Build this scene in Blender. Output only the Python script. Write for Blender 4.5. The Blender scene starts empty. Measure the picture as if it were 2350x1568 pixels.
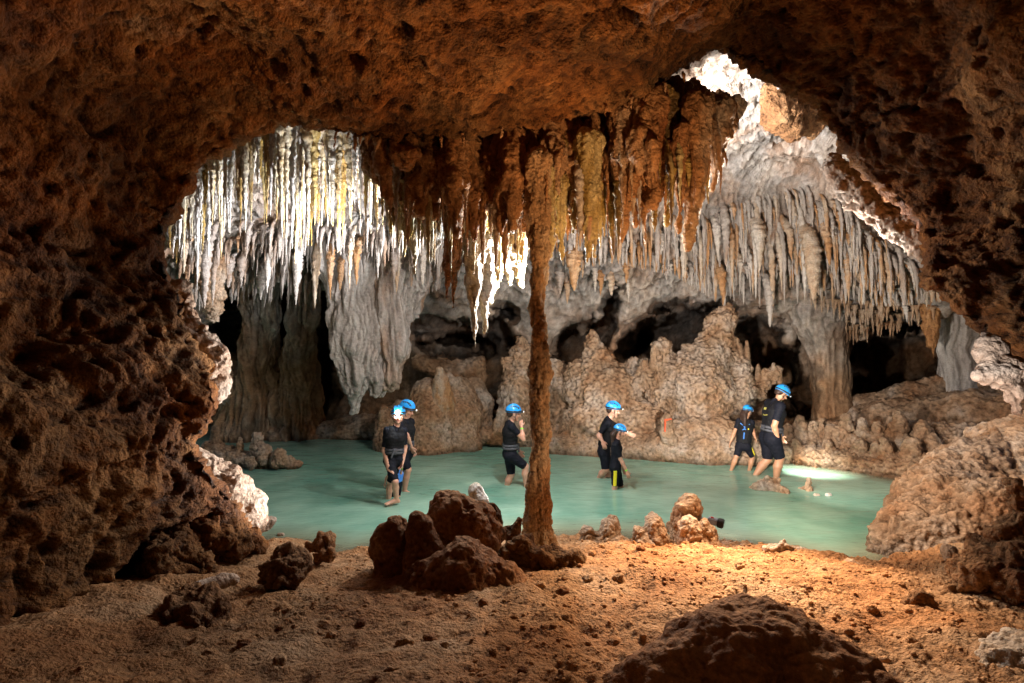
import bpy, math, random
import numpy as np
import openvdb as vdb
from mathutils import Vector, Matrix

SC = bpy.context.scene
COL = SC.collection
F = 2350 * 20 / 36.0          # focal length in photo units
CX, CY, CZ = 1175.0, 784.0, 2.3
random.seed(7)
RNG = np.random.default_rng(11)


def P(px, py, d):
    """photo direction + distance -> world point"""
    return np.array([(px - CX) / F * d, d, CZ + (CY - py) / F * d])


# ------------------------------------------------------------------ noise
_perm = np.random.default_rng(3).permutation(256).astype(np.int32)
_perm = np.concatenate([_perm, _perm, _perm])
_gr = np.array([[1, 1, 0], [-1, 1, 0], [1, -1, 0], [-1, -1, 0], [1, 0, 1], [-1, 0, 1], [1, 0, -1], [-1, 0, -1],
                [0, 1, 1], [0, -1, 1], [0, 1, -1], [0, -1, -1], [1, 1, 0], [-1, 1, 0], [0, -1, 1], [0, -1, -1]], dtype=np.float32)


def perlin(p):
    p = p.astype(np.float32)
    i = np.floor(p).astype(np.int32)
    f = p - i
    u = f * f * f * (f * (f * 6 - 15) + 10)
    i &= 255
    out = 0
    for dx in (0, 1):
        wx = u[:, 0] if dx else 1 - u[:, 0]
        a = _perm[(i[:, 0] + dx) & 255]
        for dy in (0, 1):
            wy = u[:, 1] if dy else 1 - u[:, 1]
            b = _perm[(a + i[:, 1] + dy) & 255]
            for dz in (0, 1):
                wz = u[:, 2] if dz else 1 - u[:, 2]
                h = _perm[(b + i[:, 2] + dz) & 255] & 15
                g = _gr[h]
                dot = g[:, 0] * (f[:, 0] - dx) + g[:, 1] * (f[:, 1] - dy) + g[:, 2] * (f[:, 2] - dz)
                out = out + wx * wy * wz * dot
    return out


def fbm(p, s, oct=4, off=0.0, gain=0.5):
    o = 0
    a = 1.0
    q = p * s + off
    for k in range(oct):
        o = o + a * perlin(q)
        q = q * 2.03 + 17.3
        a *= gain
    return o


def worley(p, s, off=0.0):
    p = (p * s + off).astype(np.float32)
    i = np.floor(p).astype(np.int32)
    f = p - i
    best = np.full(len(p), 9.0, np.float32)
    for dx in (-1, 0, 1):
        a = _perm[(i[:, 0] + dx) & 255]
        for dy in (-1, 0, 1):
            b = _perm[(a + i[:, 1] + dy) & 255]
            for dz in (-1, 0, 1):
                h = _perm[(b + i[:, 2] + dz) & 255]
                h2 = _perm[h + 31]
                h3 = _perm[h2 + 57]
                x = dx + h / 256.0 - f[:, 0]
                y = dy + h2 / 256.0 - f[:, 1]
                z = dz + h3 / 256.0 - f[:, 2]
                best = np.minimum(best, x * x + y * y + z * z)
    return np.sqrt(best)


# displacement styles: p (N,3) world, returns metres along normal
def st_pitted(p, a=1.0):
    q = p + 0.12 * np.stack([perlin(p * 3), perlin(p * 3 + 40), perlin(p * 3 + 80)], 1)
    big = 0.10 * fbm(p, 1.1, 3)
    w1 = worley(q * np.array([1, 1, 1.25]), 3.6)
    w2 = worley(q, 9.0, 5)
    w3 = worley(q, 19.0, 15)
    lump = 0.085 * (0.5 - w1) + 0.075 * (0.5 - w2) + 0.032 * (0.5 - w3)
    n = fbm(q, 5.0, 3, 9)
    pit = -0.115 * np.clip(n - 0.20, 0, 1) ** 0.8
    return a * (big + lump + pit + 0.012 * fbm(p, 26, 2))


def st_knob(p, a=1.0, s=1.0):
    q = p + 0.05 * np.stack([perlin(p * 6 * s), perlin(p * 6 * s + 40), perlin(p * 6 * s + 80)], 1)
    w1 = worley(q, 5.5 * s)
    w2 = worley(q, 14 * s, 7)
    w3 = worley(q, 30 * s, 7)
    return a / s * (0.05 * fbm(p, 1.8 * s, 3) + 0.085 * (0.5 - w1) + 0.052 * (0.5 - w2) + 0.022 * (0.5 - w3))


def st_flow(p, a=1.0):
    st = np.array([1, 1, 0.16])
    q = p + 0.10 * np.stack([perlin(p * 1.7), perlin(p * 1.7 + 40), 0 * p[:, 0]], 1)
    r = 0.09 * fbm(q * st, 3.2, 3) + 0.075 * (0.5 - worley(q * st, 6.0)) + 0.045 * (0.5 - worley(q * st, 15, 3)) - 0.05 * np.clip(fbm(q * st, 6, 2, 30) - 0.25, 0, 1)
    return a * (r + 0.05 * fbm(p, 1.3, 2) + 0.014 * (0.5 - worley(p, 16)) + 0.006 * fbm(p, 30, 2))


def st_smooth(p, a=1.0):
    return a * (0.06 * fbm(p, 1.6, 3) + 0.030 * (0.5 - worley(p, 6)) + 0.020 * fbm(p, 11, 3) + 0.014 * (0.5 - worley(p, 20)) - 0.03 * np.clip(fbm(p, 4.5, 3, 50) - 0.3, 0, 1))


def st_drip(p, a=1.0):
    q = p * np.array([1, 1, 0.45])
    return a * (0.03 * fbm(q, 5, 3) + 0.03 * (0.5 - worley(q, 11)) + 0.016 * (0.5 - worley(p, 24)) + 0.005 * fbm(p, 45, 2))


STY = dict(pitted=st_pitted, knob=st_knob, flow=st_flow, smooth=st_smooth, drip=st_drip)


# ------------------------------------------------------------------ mesh helpers
def mesh_np(name, V, quads=None, tris=None, smooth=True):
    me = bpy.data.meshes.new(name)
    V = np.asarray(V, np.float32)
    nq = 0 if quads is None else len(quads)
    nt = 0 if tris is None else len(tris)
    me.vertices.add(len(V))
    me.vertices.foreach_set('co', V.ravel())
    loops = []
    if nq: loops.append(np.asarray(quads, np.int32).ravel())
    if nt: loops.append(np.asarray(tris, np.int32).ravel())
    lp = np.concatenate(loops)
    me.loops.add(len(lp))
    me.loops.foreach_set('vertex_index', lp)
    st = np.concatenate([np.arange(nq) * 4, nq * 4 + np.arange(nt) * 3]).astype(np.int32)
    me.polygons.add(nq + nt)
    me.polygons.foreach_set('loop_start', st)
    me.polygons.foreach_set('use_smooth', np.full(nq + nt, smooth))
    me.update(calc_edges=True)
    me.validate()
    return me


def vnormals(V, quads, tris=None):
    N = np.zeros_like(V)
    def acc(fc, n):
        for k in range(fc.shape[1]):
            for c in range(3):
                N[:, c] += np.bincount(fc[:, k], weights=n[:, c], minlength=len(V))
    if quads is not None and len(quads):
        n = np.cross(V[quads[:, 2]] - V[quads[:, 0]], V[quads[:, 3]] - V[quads[:, 1]])
        acc(quads, n)
    if tris is not None and len(tris):
        n = np.cross(V[tris[:, 1]] - V[tris[:, 0]], V[tris[:, 2]] - V[tris[:, 0]])
        acc(tris, n)
    return N / (np.linalg.norm(N, axis=1, keepdims=True) + 1e-9)


def put(name, me, mat=None, parent=None, loc=None, **tags):
    if loc is not None:
        me.transform(Matrix.Translation(-Vector([float(c) for c in loc])))
    o = bpy.data.objects.new(name, me)
    COL.objects.link(o)
    if loc is not None: o.location = [float(c) for c in loc]
    if mat is not None and me is not None: me.materials.append(mat)
    if parent is not None:
        o.parent = parent
        o.location = Vector(o.location) - Vector(parent.location)
    for k, v in tags.items():
        if v is not None: o[k] = v
    return o


def grid_faces(n, m, wrap=False):
    """n rows, m columns (wrap columns)"""
    a = np.arange(n - 1)[:, None]
    mm = m if wrap else m - 1
    b = np.arange(mm)[None, :]
    b2 = (b + 1) % m
    q = np.stack([a * m + b, a * m + b2, (a + 1) * m + b2, (a + 1) * m + b], -1)
    return q.reshape(-1, 4)


# ------------------------------------------------------------------ signed distance volumes
class Vol:
    def __init__(s, lo, hi, v):
        s.lo = np.array(lo, float); s.v = v
        s.n = np.maximum(4, np.ceil((np.array(hi) - s.lo) / v).astype(int) + 1)
        s.f = np.full(s.n, 1.0, np.float32)

    def sub(s, lo, hi):
        a = np.clip(np.floor((np.array(lo) - s.lo) / s.v).astype(int), 0, s.n - 1)
        b = np.clip(np.ceil((np.array(hi) - s.lo) / s.v).astype(int) + 1, 1, s.n)
        sl = tuple(slice(a[k], b[k]) for k in range(3))
        ax = [(s.lo[k] + np.arange(a[k], b[k]) * s.v).astype(np.float32) for k in range(3)]
        return sl, ax[0][:, None, None], ax[1][None, :, None], ax[2][None, None, :]

    def merge(s, sl, d, k):
        o = s.f[sl]
        if k > 0:
            h = np.clip(0.5 + 0.5 * (o - d) / k, 0, 1)
            s.f[sl] = o + (d - o) * h - k * h * (1 - h)
        else:
            s.f[sl] = np.minimum(o, d)

    def cap(s, a, b, ra, rb, k=0.02, cut=False):
        a = np.array(a, float); b = np.array(b, float)
        m = max(ra, rb) + k * 1.5 + 2.5 * s.v
        sl, X, Y, Z = s.sub(np.minimum(a, b) - m, np.maximum(a, b) + m)
        ab = b - a
        L = float(ab @ ab) + 1e-12
        px, py, pz = X - a[0], Y - a[1], Z - a[2]
        h = np.clip((px * ab[0] + py * ab[1] + pz * ab[2]) / L, 0, 1)
        d = np.sqrt((px - h * ab[0]) ** 2 + (py - h * ab[1]) ** 2 + (pz - h * ab[2]) ** 2) - (ra + (rb - ra) * h)
        if cut: s.f[sl] = np.maximum(s.f[sl], -d)
        else: s.merge(sl, d, k)

    def ell(s, c, r, k=0.02, R=None, cut=False):
        """ellipsoid, R = 3x3 with local axes in columns"""
        c = np.array(c, float); r = np.array(r, float)
        m = r.max() + k * 1.5 + 2.5 * s.v
        sl, X, Y, Z = s.sub(c - m, c + m)
        x, y, z = X - c[0], Y - c[1], Z - c[2]
        if R is not None:
            R = np.array(R)
            x, y, z = (R[0, 0] * x + R[1, 0] * y + R[2, 0] * z, R[0, 1] * x + R[1, 1] * y + R[2, 1] * z,
                       R[0, 2] * x + R[1, 2] * y + R[2, 2] * z)
        k0 = np.sqrt((x / r[0]) ** 2 + (y / r[1]) ** 2 + (z / r[2]) ** 2)
        k1 = np.sqrt((x / r[0] ** 2) ** 2 + (y / r[1] ** 2) ** 2 + (z / r[2] ** 2) ** 2) + 1e-6
        d = k0 * (k0 - 1) / k1
        if cut: s.f[sl] = np.maximum(s.f[sl], -d)
        else: s.merge(sl, d, k)

    def poly(s):
        g = vdb.FloatGrid(1.0)
        f = s.f.copy()
        g.copyFromArray(f)
        g.transform = vdb.createLinearTransform(voxelSize=s.v)
        pts, tris, quads = g.convertToPolygons(isovalue=0.0, adaptivity=0.0)
        V = np.asarray(pts, float) + s.lo
        Q = np.asarray(quads, np.int64).reshape(-1, 4)
        T = np.asarray(tris, np.int64).reshape(-1, 3)
        # make faces point outwards
        vol = 0.0
        if len(Q):
            c = V[Q].mean(1); n = np.cross(V[Q[:, 2]] - V[Q[:, 0]], V[Q[:, 3]] - V[Q[:, 1]])
            vol += ((c - V.mean(0)) * n).sum()
        if vol < 0:
            Q = Q[:, ::-1]; T = T[:, ::-1]
        return V, Q, T


def rock(name, voxel, style, amp, chains, mat, k=0.06, flat=None, sseed=0, **tags):
    """fused lumps; chains of (px,py,depth,radius in photo units[,depth squash]) joined by tapered capsules"""
    pts = []
    for ch in chains:
        for c in ch:
            r = c[3] / F * c[2]
            pts.append(np.concatenate([P(*c[:3]), [r]]))
    A = np.array(pts)
    m = 0.12
    lo = (A[:, :3] - A[:, 3:]).min(0) - m
    hi = (A[:, :3] + A[:, 3:]).max(0) + m
    v = Vol(lo, hi, voxel)
    for ch in chains:
        q = [P(*c[:3]) for c in ch]
        r = [c[3] / F * c[2] for c in ch]
        if len(ch) == 1:
            v.cap(q[0], q[0] + [0, 0, 1e-4], r[0], r[0], k)
        for i in range(len(ch) - 1):
            v.cap(q[i], q[i + 1], r[i], r[i + 1], k)
    V, Q, T = v.poly()
    N = vnormals(V, Q, T)
    V = V + N * STY[style](V + sseed * 7.7, amp)[:, None]
    if flat is not None:
        V[:, 2] = np.maximum(V[:, 2], flat)
    me = mesh_np(name, V, Q, T)
    base = np.array([V[:, 0].mean(), V[:, 1].mean(), V[:, 2].min()])
    return put(name, me, mat, loc=base, **tags)


def tps(pts, vals, reg=1e-3):
    pts = np.array(pts, float); vals = np.array(vals, float)
    s = 500.0
    X = pts / s
    def ph(r2): return 0.5 * r2 * np.log(r2 + 1e-12)
    n = len(X)
    D = ((X[:, None] - X[None]) ** 2).sum(-1)
    A = np.zeros((n + 3, n + 3))
    A[:n, :n] = ph(D) + reg * np.eye(n)
    A[:n, n] = 1; A[:n, n + 1:] = X
    A[n, :n] = 1; A[n + 1:, :n] = X.T
    w = np.linalg.solve(A, np.concatenate([vals, [0, 0, 0]]))
    def f(q):
        q = np.atleast_2d(np.array(q, float)) / s
        o = w[n] + q @ w[n + 1:]
        for i in range(n):
            o = o + w[i] * ph(((q - X[i]) ** 2).sum(-1))
        return o
    return f


# ------------------------------------------------------------------ materials
def newmat(name):
    m = bpy.data.materials.new(name); m.use_nodes = True
    nt = m.node_tree
    return m, nt, nt.nodes, nt.links, nt.nodes['Principled BSDF']


def ramp(nt, fac, stops):
    r = nt.nodes.new('ShaderNodeValToRGB')
    el = r.color_ramp.elements
    el[0].position, el[0].color = stops[0][0], (*stops[0][1], 1)
    el[1].position, el[1].color = stops[-1][0], (*stops[-1][1], 1)
    for p_, c in stops[1:-1]:
        e = el.new(p_); e.color = (*c, 1)
    nt.links.new(fac, r.inputs[0])
    return r.outputs[0]


def mixc(nt, fac, a, b, mode='MIX'):
    m = nt.nodes.new('ShaderNodeMix'); m.data_type = 'RGBA'; m.blend_type = mode
    for sock, v in ((m.inputs[0], fac), (m.inputs[6], a), (m.inputs[7], b)):
        if isinstance(v, bpy.types.NodeSocket): nt.links.new(v, sock)
        elif isinstance(v, (int, float)): sock.default_value = v
        else: sock.default_value = (*v, 1)
    return m.outputs[2]


def mathn(nt, op, a, b=None, c=None, clamp=False):
    m = nt.nodes.new('ShaderNodeMath'); m.operation = op; m.use_clamp = clamp
    for i, v in enumerate((a, b, c)):
        if v is None: continue
        if isinstance(v, bpy.types.NodeSocket): nt.links.new(v, m.inputs[i])
        else: m.inputs[i].default_value = v
    return m.outputs[0]


def noise(nt, vec, scale, detail=4, rough=0.55, dist=0.0):
    n = nt.nodes.new('ShaderNodeTexNoise')
    n.inputs['Scale'].default_value = scale; n.inputs['Detail'].default_value = detail
    n.inputs['Roughness'].default_value = rough; n.inputs['Distortion'].default_value = dist
    nt.links.new(vec, n.inputs['Vector'])
    return n.outputs['Fac']


def rock_mat(name, stops, scale=1.3, grain=0.25, bump=0.5, rough=0.85, stretch=None, zstops=None, zr=(0, 3), spec=0.25,
             point=0.5, rnd=0.0, fine=60.0, wetn=0.0, stain=0.0, band=False):
    m, nt, N, L, B = newmat(name)
    g = N.new('ShaderNodeNewGeometry')
    vec = g.outputs['Position']
    if stretch:
        mp = N.new('ShaderNodeMapping'); mp.inputs['Scale'].default_value = stretch
        L.new(vec, mp.inputs['Vector']); svec = mp.outputs[0]
    else: svec = vec
    f1 = noise(nt, svec, scale, 6, 0.6, 0.4)
    if rnd:
        oi = N.new('ShaderNodeObjectInfo')
        f1 = mathn(nt, 'ADD', f1, mathn(nt, 'MULTIPLY', mathn(nt, 'SUBTRACT', oi.outputs['Random'], 0.5), rnd))
    col = ramp(nt, f1, stops)
    if zstops:
        sx = N.new('ShaderNodeSeparateXYZ'); L.new(vec, sx.inputs[0])
        zz = mathn(nt, 'ADD', sx.outputs[2], mathn(nt, 'MULTIPLY', mathn(nt, 'SUBTRACT', noise(nt, svec, 1.0, 4), 0.5), 2.2))
        fac = mathn(nt, 'DIVIDE', mathn(nt, 'SUBTRACT', zz, zr[0]), zr[1] - zr[0], clamp=True)
        col2 = ramp(nt, f1, zstops)
        col = mixc(nt, fac, col, col2)
    f2 = noise(nt, svec, scale * 9, 5, 0.65)
    col = mixc(nt, 1.0, col, ramp(nt, f2, [(0.25, (1 - grain * 1.5,) * 3), (0.75, (1 + grain * .3,) * 3)]), 'MULTIPLY')
    f3 = noise(nt, vec, fine, 3, 0.7)
    col = mixc(nt, 1.0, col, ramp(nt, f3, [(0.3, (0.75, 0.72, 0.7)), (0.65, (1.06, 1.06, 1.06))]), 'MULTIPLY')
    pr = ramp(nt, g.outputs['Pointiness'], [(0.42, (1 - point, 1 - point * 1.05, 1 - point * 1.1)), (0.5, (0.92, 0.92, 0.92)), (0.56, (1.15, 1.15, 1.15))])  # occlusion shade painted into the colour: crevices darker, raised edges paler
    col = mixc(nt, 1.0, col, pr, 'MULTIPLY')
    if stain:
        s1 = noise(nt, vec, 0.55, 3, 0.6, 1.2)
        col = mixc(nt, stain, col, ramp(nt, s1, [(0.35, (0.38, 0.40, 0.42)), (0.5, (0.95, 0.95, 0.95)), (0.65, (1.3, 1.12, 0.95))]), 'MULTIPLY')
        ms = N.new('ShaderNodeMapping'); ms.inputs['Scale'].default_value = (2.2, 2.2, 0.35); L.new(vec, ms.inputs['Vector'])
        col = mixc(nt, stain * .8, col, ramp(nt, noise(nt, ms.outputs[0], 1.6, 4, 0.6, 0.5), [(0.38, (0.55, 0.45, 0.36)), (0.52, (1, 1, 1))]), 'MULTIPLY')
    B.inputs['Roughness'].default_value = rough
    B.inputs['Specular IOR Level'].default_value = spec
    if band:
        sz = N.new('ShaderNodeSeparateXYZ'); L.new(vec, sz.inputs[0])
        zz2 = mathn(nt, 'ADD', sz.outputs[2], mathn(nt, 'MULTIPLY', mathn(nt, 'SUBTRACT', noise(nt, vec, 3.0, 3), 0.5), 0.12))
        wet = mathn(nt, 'SUBTRACT', 1.0, mathn(nt, 'DIVIDE', mathn(nt, 'SUBTRACT', zz2, 0.03), 0.09, clamp=True))
        col = mixc(nt, wet, col, mixc(nt, 1.0, col, (0.5, 0.46, 0.42), 'MULTIPLY'))
        L.new(mathn(nt, 'SUBTRACT', rough, mathn(nt, 'MULTIPLY', wet, rough - 0.3)), B.inputs['Roughness'])
    L.new(col, B.inputs['Base Color'])
    if wetn:
        L.new(ramp(nt, f2, [(0.35, (rough,) * 3), (0.6, (wetn,) * 3)]), B.inputs['Roughness'])
    v = N.new('ShaderNodeTexVoronoi'); v.inputs['Scale'].default_value = fine * 0.55
    L.new(vec, v.inputs['Vector'])
    h = mathn(nt, 'ADD', mathn(nt, 'MULTIPLY', f3, 0.6), mathn(nt, 'MULTIPLY', v.outputs['Distance'], -0.5))
    h = mathn(nt, 'ADD', h, mathn(nt, 'MULTIPLY', noise(nt, vec, fine * .28, 4, 0.6), 1.3))
    b = N.new('ShaderNodeBump'); b.inputs['Strength'].default_value = bump; b.inputs['Distance'].default_value = 0.045
    L.new(h, b.inputs['Height']); L.new(b.outputs[0], B.inputs['Normal'])
    return m


M = {}
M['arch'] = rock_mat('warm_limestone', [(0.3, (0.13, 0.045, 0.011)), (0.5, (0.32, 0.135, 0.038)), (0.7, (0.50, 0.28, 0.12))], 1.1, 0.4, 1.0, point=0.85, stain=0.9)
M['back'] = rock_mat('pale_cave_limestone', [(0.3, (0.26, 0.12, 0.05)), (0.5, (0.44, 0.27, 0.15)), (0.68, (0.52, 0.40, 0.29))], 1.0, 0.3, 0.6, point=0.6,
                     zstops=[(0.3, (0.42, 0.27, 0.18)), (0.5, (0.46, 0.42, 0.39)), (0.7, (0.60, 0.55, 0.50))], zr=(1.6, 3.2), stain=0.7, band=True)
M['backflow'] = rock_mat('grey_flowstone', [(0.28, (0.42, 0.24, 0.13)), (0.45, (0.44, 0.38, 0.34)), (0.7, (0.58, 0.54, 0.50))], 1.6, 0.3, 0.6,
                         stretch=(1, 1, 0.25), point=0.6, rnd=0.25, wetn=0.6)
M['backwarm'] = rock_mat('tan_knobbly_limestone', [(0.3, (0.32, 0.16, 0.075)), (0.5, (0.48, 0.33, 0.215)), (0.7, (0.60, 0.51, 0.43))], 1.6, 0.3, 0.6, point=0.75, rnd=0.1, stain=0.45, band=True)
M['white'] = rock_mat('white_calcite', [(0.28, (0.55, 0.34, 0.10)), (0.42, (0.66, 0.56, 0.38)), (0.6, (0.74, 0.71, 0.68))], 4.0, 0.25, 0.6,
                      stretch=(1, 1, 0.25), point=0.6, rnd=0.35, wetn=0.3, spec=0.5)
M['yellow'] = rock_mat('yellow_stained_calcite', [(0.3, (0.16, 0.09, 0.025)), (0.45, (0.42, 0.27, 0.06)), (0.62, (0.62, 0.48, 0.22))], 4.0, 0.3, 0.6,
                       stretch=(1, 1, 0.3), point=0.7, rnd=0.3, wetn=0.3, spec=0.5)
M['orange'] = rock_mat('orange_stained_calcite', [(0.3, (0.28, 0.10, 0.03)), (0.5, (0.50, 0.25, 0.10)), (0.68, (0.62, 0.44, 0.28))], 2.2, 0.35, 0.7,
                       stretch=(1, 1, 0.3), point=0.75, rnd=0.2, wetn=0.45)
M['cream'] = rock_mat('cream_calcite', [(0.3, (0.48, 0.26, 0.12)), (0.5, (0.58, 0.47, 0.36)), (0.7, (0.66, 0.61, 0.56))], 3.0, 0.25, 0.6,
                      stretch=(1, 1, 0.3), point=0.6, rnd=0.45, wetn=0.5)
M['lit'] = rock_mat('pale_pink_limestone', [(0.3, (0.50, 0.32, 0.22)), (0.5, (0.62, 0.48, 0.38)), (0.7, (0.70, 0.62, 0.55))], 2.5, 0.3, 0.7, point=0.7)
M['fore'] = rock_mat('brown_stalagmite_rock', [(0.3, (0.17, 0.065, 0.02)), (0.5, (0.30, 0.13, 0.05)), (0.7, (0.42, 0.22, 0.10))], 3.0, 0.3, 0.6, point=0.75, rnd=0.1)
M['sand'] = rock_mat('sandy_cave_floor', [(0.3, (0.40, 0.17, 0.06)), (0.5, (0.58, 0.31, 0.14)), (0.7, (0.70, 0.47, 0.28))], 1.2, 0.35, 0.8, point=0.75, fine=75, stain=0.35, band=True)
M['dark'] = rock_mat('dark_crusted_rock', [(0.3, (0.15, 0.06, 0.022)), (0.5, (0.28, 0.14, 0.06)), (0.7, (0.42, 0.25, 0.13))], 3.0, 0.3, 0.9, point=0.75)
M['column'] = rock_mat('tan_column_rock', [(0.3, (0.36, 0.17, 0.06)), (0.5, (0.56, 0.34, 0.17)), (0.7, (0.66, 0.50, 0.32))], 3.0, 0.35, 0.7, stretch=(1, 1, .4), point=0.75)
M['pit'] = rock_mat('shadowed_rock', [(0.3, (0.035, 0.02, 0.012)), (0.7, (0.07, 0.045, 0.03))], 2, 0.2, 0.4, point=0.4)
# ================================================================== SETTING
# ---- front arch: a cave mouth whose walls run back past the camera
CONT = [(600, 1250, 5.6), (560, 1200, 5.3), (535, 1150, 5.0), (470, 1070, 4.7), (440, 1015, 4.6), (475, 985, 4.7), (497, 950, 4.7), (490, 900, 4.7),
        (470, 850, 4.8), (440, 800, 4.8), (418, 740, 4.8), (428, 690, 4.9), (400, 640, 4.9), (375, 570, 4.9), (395, 500, 4.95), (425, 430, 5.0), (460, 372, 5.1),
        (520, 338, 5.2), (580, 305, 5.3), (640, 280, 5.4), (690, 285, 5.5), (760, 305, 5.6), (830, 320, 5.6), (900, 330, 5.7), (1000, 315, 5.7), (1110, 300, 5.7),
        (1200, 290, 5.7), (1300, 270, 5.7), (1400, 245, 5.8), (1480, 215, 5.8), (1560, 170, 5.9), (1600, 140, 5.9), (1640, 118, 5.9), (1690, 138, 5.8),
        (1752, 163, 5.7), (1815, 195, 5.6), (1878, 235, 5.5), (1925, 288, 5.4), (1955, 345, 5.3), (2000, 395, 5.3), (2050, 448, 5.3), (2100, 500, 5.1), (2135, 548, 5.0),
        (2148, 585, 4.8), (2138, 650, 4.5), (2190, 690, 4.3), (2225, 740, 4.2), (2290, 790, 4.1), (2400, 850, 4.0), (2520, 950, 4.0), (2560, 1100, 4.2),
        (2480, 1220, 4.6), (2450, 1330, 5.0), (2300, 1450, 5.4), (2000, 1480, 5.8), (1500, 1480, 5.9), (1000, 1480, 5.9), (700, 1400, 5.8)]
W = np.array([P(*c) for c in CONT])
seg = np.linalg.norm(np.roll(W, -1, 0) - W, axis=1)
cum = np.concatenate([[0], np.cumsum(seg)])
NA = 1150
u = np.linspace(0, cum[-1], NA, endpoint=False)
Wc = np.vstack([W, W[:1]])
C = np.stack([np.interp(u, cum, Wc[:, k]) for k in range(3)], 1)
ker = np.exp(-np.linspace(-2, 2, 9) ** 2); ker /= ker.sum()
C = np.stack([np.convolve(np.concatenate([C[-4:, k], C[:, k], C[:4, k]]), ker, 'valid') for k in range(3)], 1)
ctr = np.array([0.25, 2.6])
rad = C[:, [0, 2]] - ctr
rlen = np.linalg.norm(rad, axis=1, keepdims=True)
rdir = rad / rlen
back = [(-1.0, 3.2), (-0.95, 2.2), (-0.9, 1.5), (-0.8, 1.0), (-0.7, 0.72), (-0.55, 0.5), (-0.42, 0.33), (-0.3, 0.2), (-0.2, 0.1), (-0.1, 0.03)]
rows = []
tt = np.concatenate([np.array([b[0] for b in back]), np.linspace(0, 1, 330) ** 1.15])
for t in tt:
    if t < 0:
        bo = np.interp(t, [b[0] for b in back], [b[1] for b in back])
        y = C[:, 1] + (-t) * 1.1
        off = bo
    else:
        y = C[:, 1] * (1 - t) + (-2.5) * t
        off = 0.55 * (1 - np.exp(-t * 7)) + 0.55 * t
    q = ctr + rad + rdir * off
    rows.append(np.stack([q[:, 0], y, q[:, 1]], 1))
A = np.array(rows)
nr = len(A)
V = A.reshape(-1, 3)
Q = grid_faces(nr, NA, True)
N_ = vnormals(V, Q)
inward = -(N_[:, [0, 2]] * np.tile(rdir, (nr, 1))).sum(1)
if inward.mean() < 0:
    Q = Q[:, ::-1]; N_ = -N_
Vn = V + N_ * (st_pitted(V) + 0.22 * fbm(V, 0.55, 2, 4) * np.clip(np.repeat(np.clip(tt, 0, 1), NA) * 8, 0.15, 1))[:, None]
mod = worley(V + 0.2 * perlin(V * 2)[:, None], 1.3, 2)
Vn = Vn + N_ * (0.20 * (0.55 - mod) * np.repeat(np.clip(tt * 12 + 0.1, 0.1, 1), NA))[:, None]
# back cap behind the camera
capc = len(Vn)
Vn = np.vstack([Vn, [[0, -2.9, 2.4]]])
last = (nr - 1) * NA + np.arange(NA)
T = np.stack([last, np.roll(last, -1), np.full(NA, capc)], 1)
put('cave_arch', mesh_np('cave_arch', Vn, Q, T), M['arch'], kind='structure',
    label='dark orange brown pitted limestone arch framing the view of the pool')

# ---- far chamber walls and ceiling as one relief
DP = [  # px, py, depth
    (250, 250, 6.3), (450, 250, 6.4), (700, 250, 6.6), (900, 230, 6.7), (1100, 200, 6.8), (1300, 150, 7.0), (1500, 80, 7.2), (1640, 60, 7.2), (1800, 80, 7.0),
    (2000, 200, 6.8), (2200, 300, 6.5), (2450, 400, 6.2),
    (250, 400, 7.0), (450, 380, 7.2), (700, 320, 7.1), (850, 330, 7.3), (600, 420, 8.4), (850, 430, 8.6), (1000, 400, 8.2), (1200, 400, 8.8), (1350, 350, 9),
    (1500, 280, 9.0), (1640, 140, 7.9), (1700, 220, 8.6), (1790, 300, 9.8), (1750, 340, 10.6), (1850, 380, 11.0), (1650, 400, 11.2), (1500, 420, 10.9),
    (300, 560, 8.4), (450, 520, 8.9), (600, 540, 10.2), (800, 560, 10.8), (950, 580, 11.0), (1100, 560, 11.3), (1300, 520, 11.2), (1500, 520, 11.5), (1700, 500, 11.6),
    (1900, 460, 10.8), (2050, 540, 10.2), (2150, 600, 9.6), (2350, 600, 8.5), (2500, 600, 7.8),
    (400, 680, 11.2), (600, 680, 12.6), (800, 690, 12.8), (1000, 680, 12.6), (1200, 660, 12.6), (1400, 650, 12.3), (1600, 640, 12.2), (1800, 660, 11.8), (2000, 680, 11.2),
    (2150, 700, 10.8), (2350, 720, 10.0),
    (400, 820, 14.0), (600, 800, 15.0), (800, 800, 15.0), (1000, 780, 14.0), (1200, 780, 13.6), (1400, 760, 13.3), (1600, 780, 13.4), (1800, 780, 13.2), (1950, 780, 12.6),
    (2100, 780, 12.6), (2250, 800, 11.6), (2450, 820, 10.5),
    (400, 940, 15.5), (600, 940, 16.2), (800, 950, 15.3), (1000, 950, 14.5), (1200, 960, 13.4), (1400, 980, 13.0), (1600, 1000, 12.6), (1800, 980, 12.6), (2000, 930, 12.6),
    (2200, 920, 11.8), (2450, 940, 10.5),
    (400, 1040, 15.5), (700, 1040, 15.5), (1000, 1040, 14.5), (1400, 1060, 12.8), (1800, 1060, 12.0), (2100, 1060, 10.8), (2300, 1100, 9.6), (2500, 1150, 9.0)]
depth_f = tps([d[:2] for d in DP], [d[2] for d in DP], 2e-3)
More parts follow.
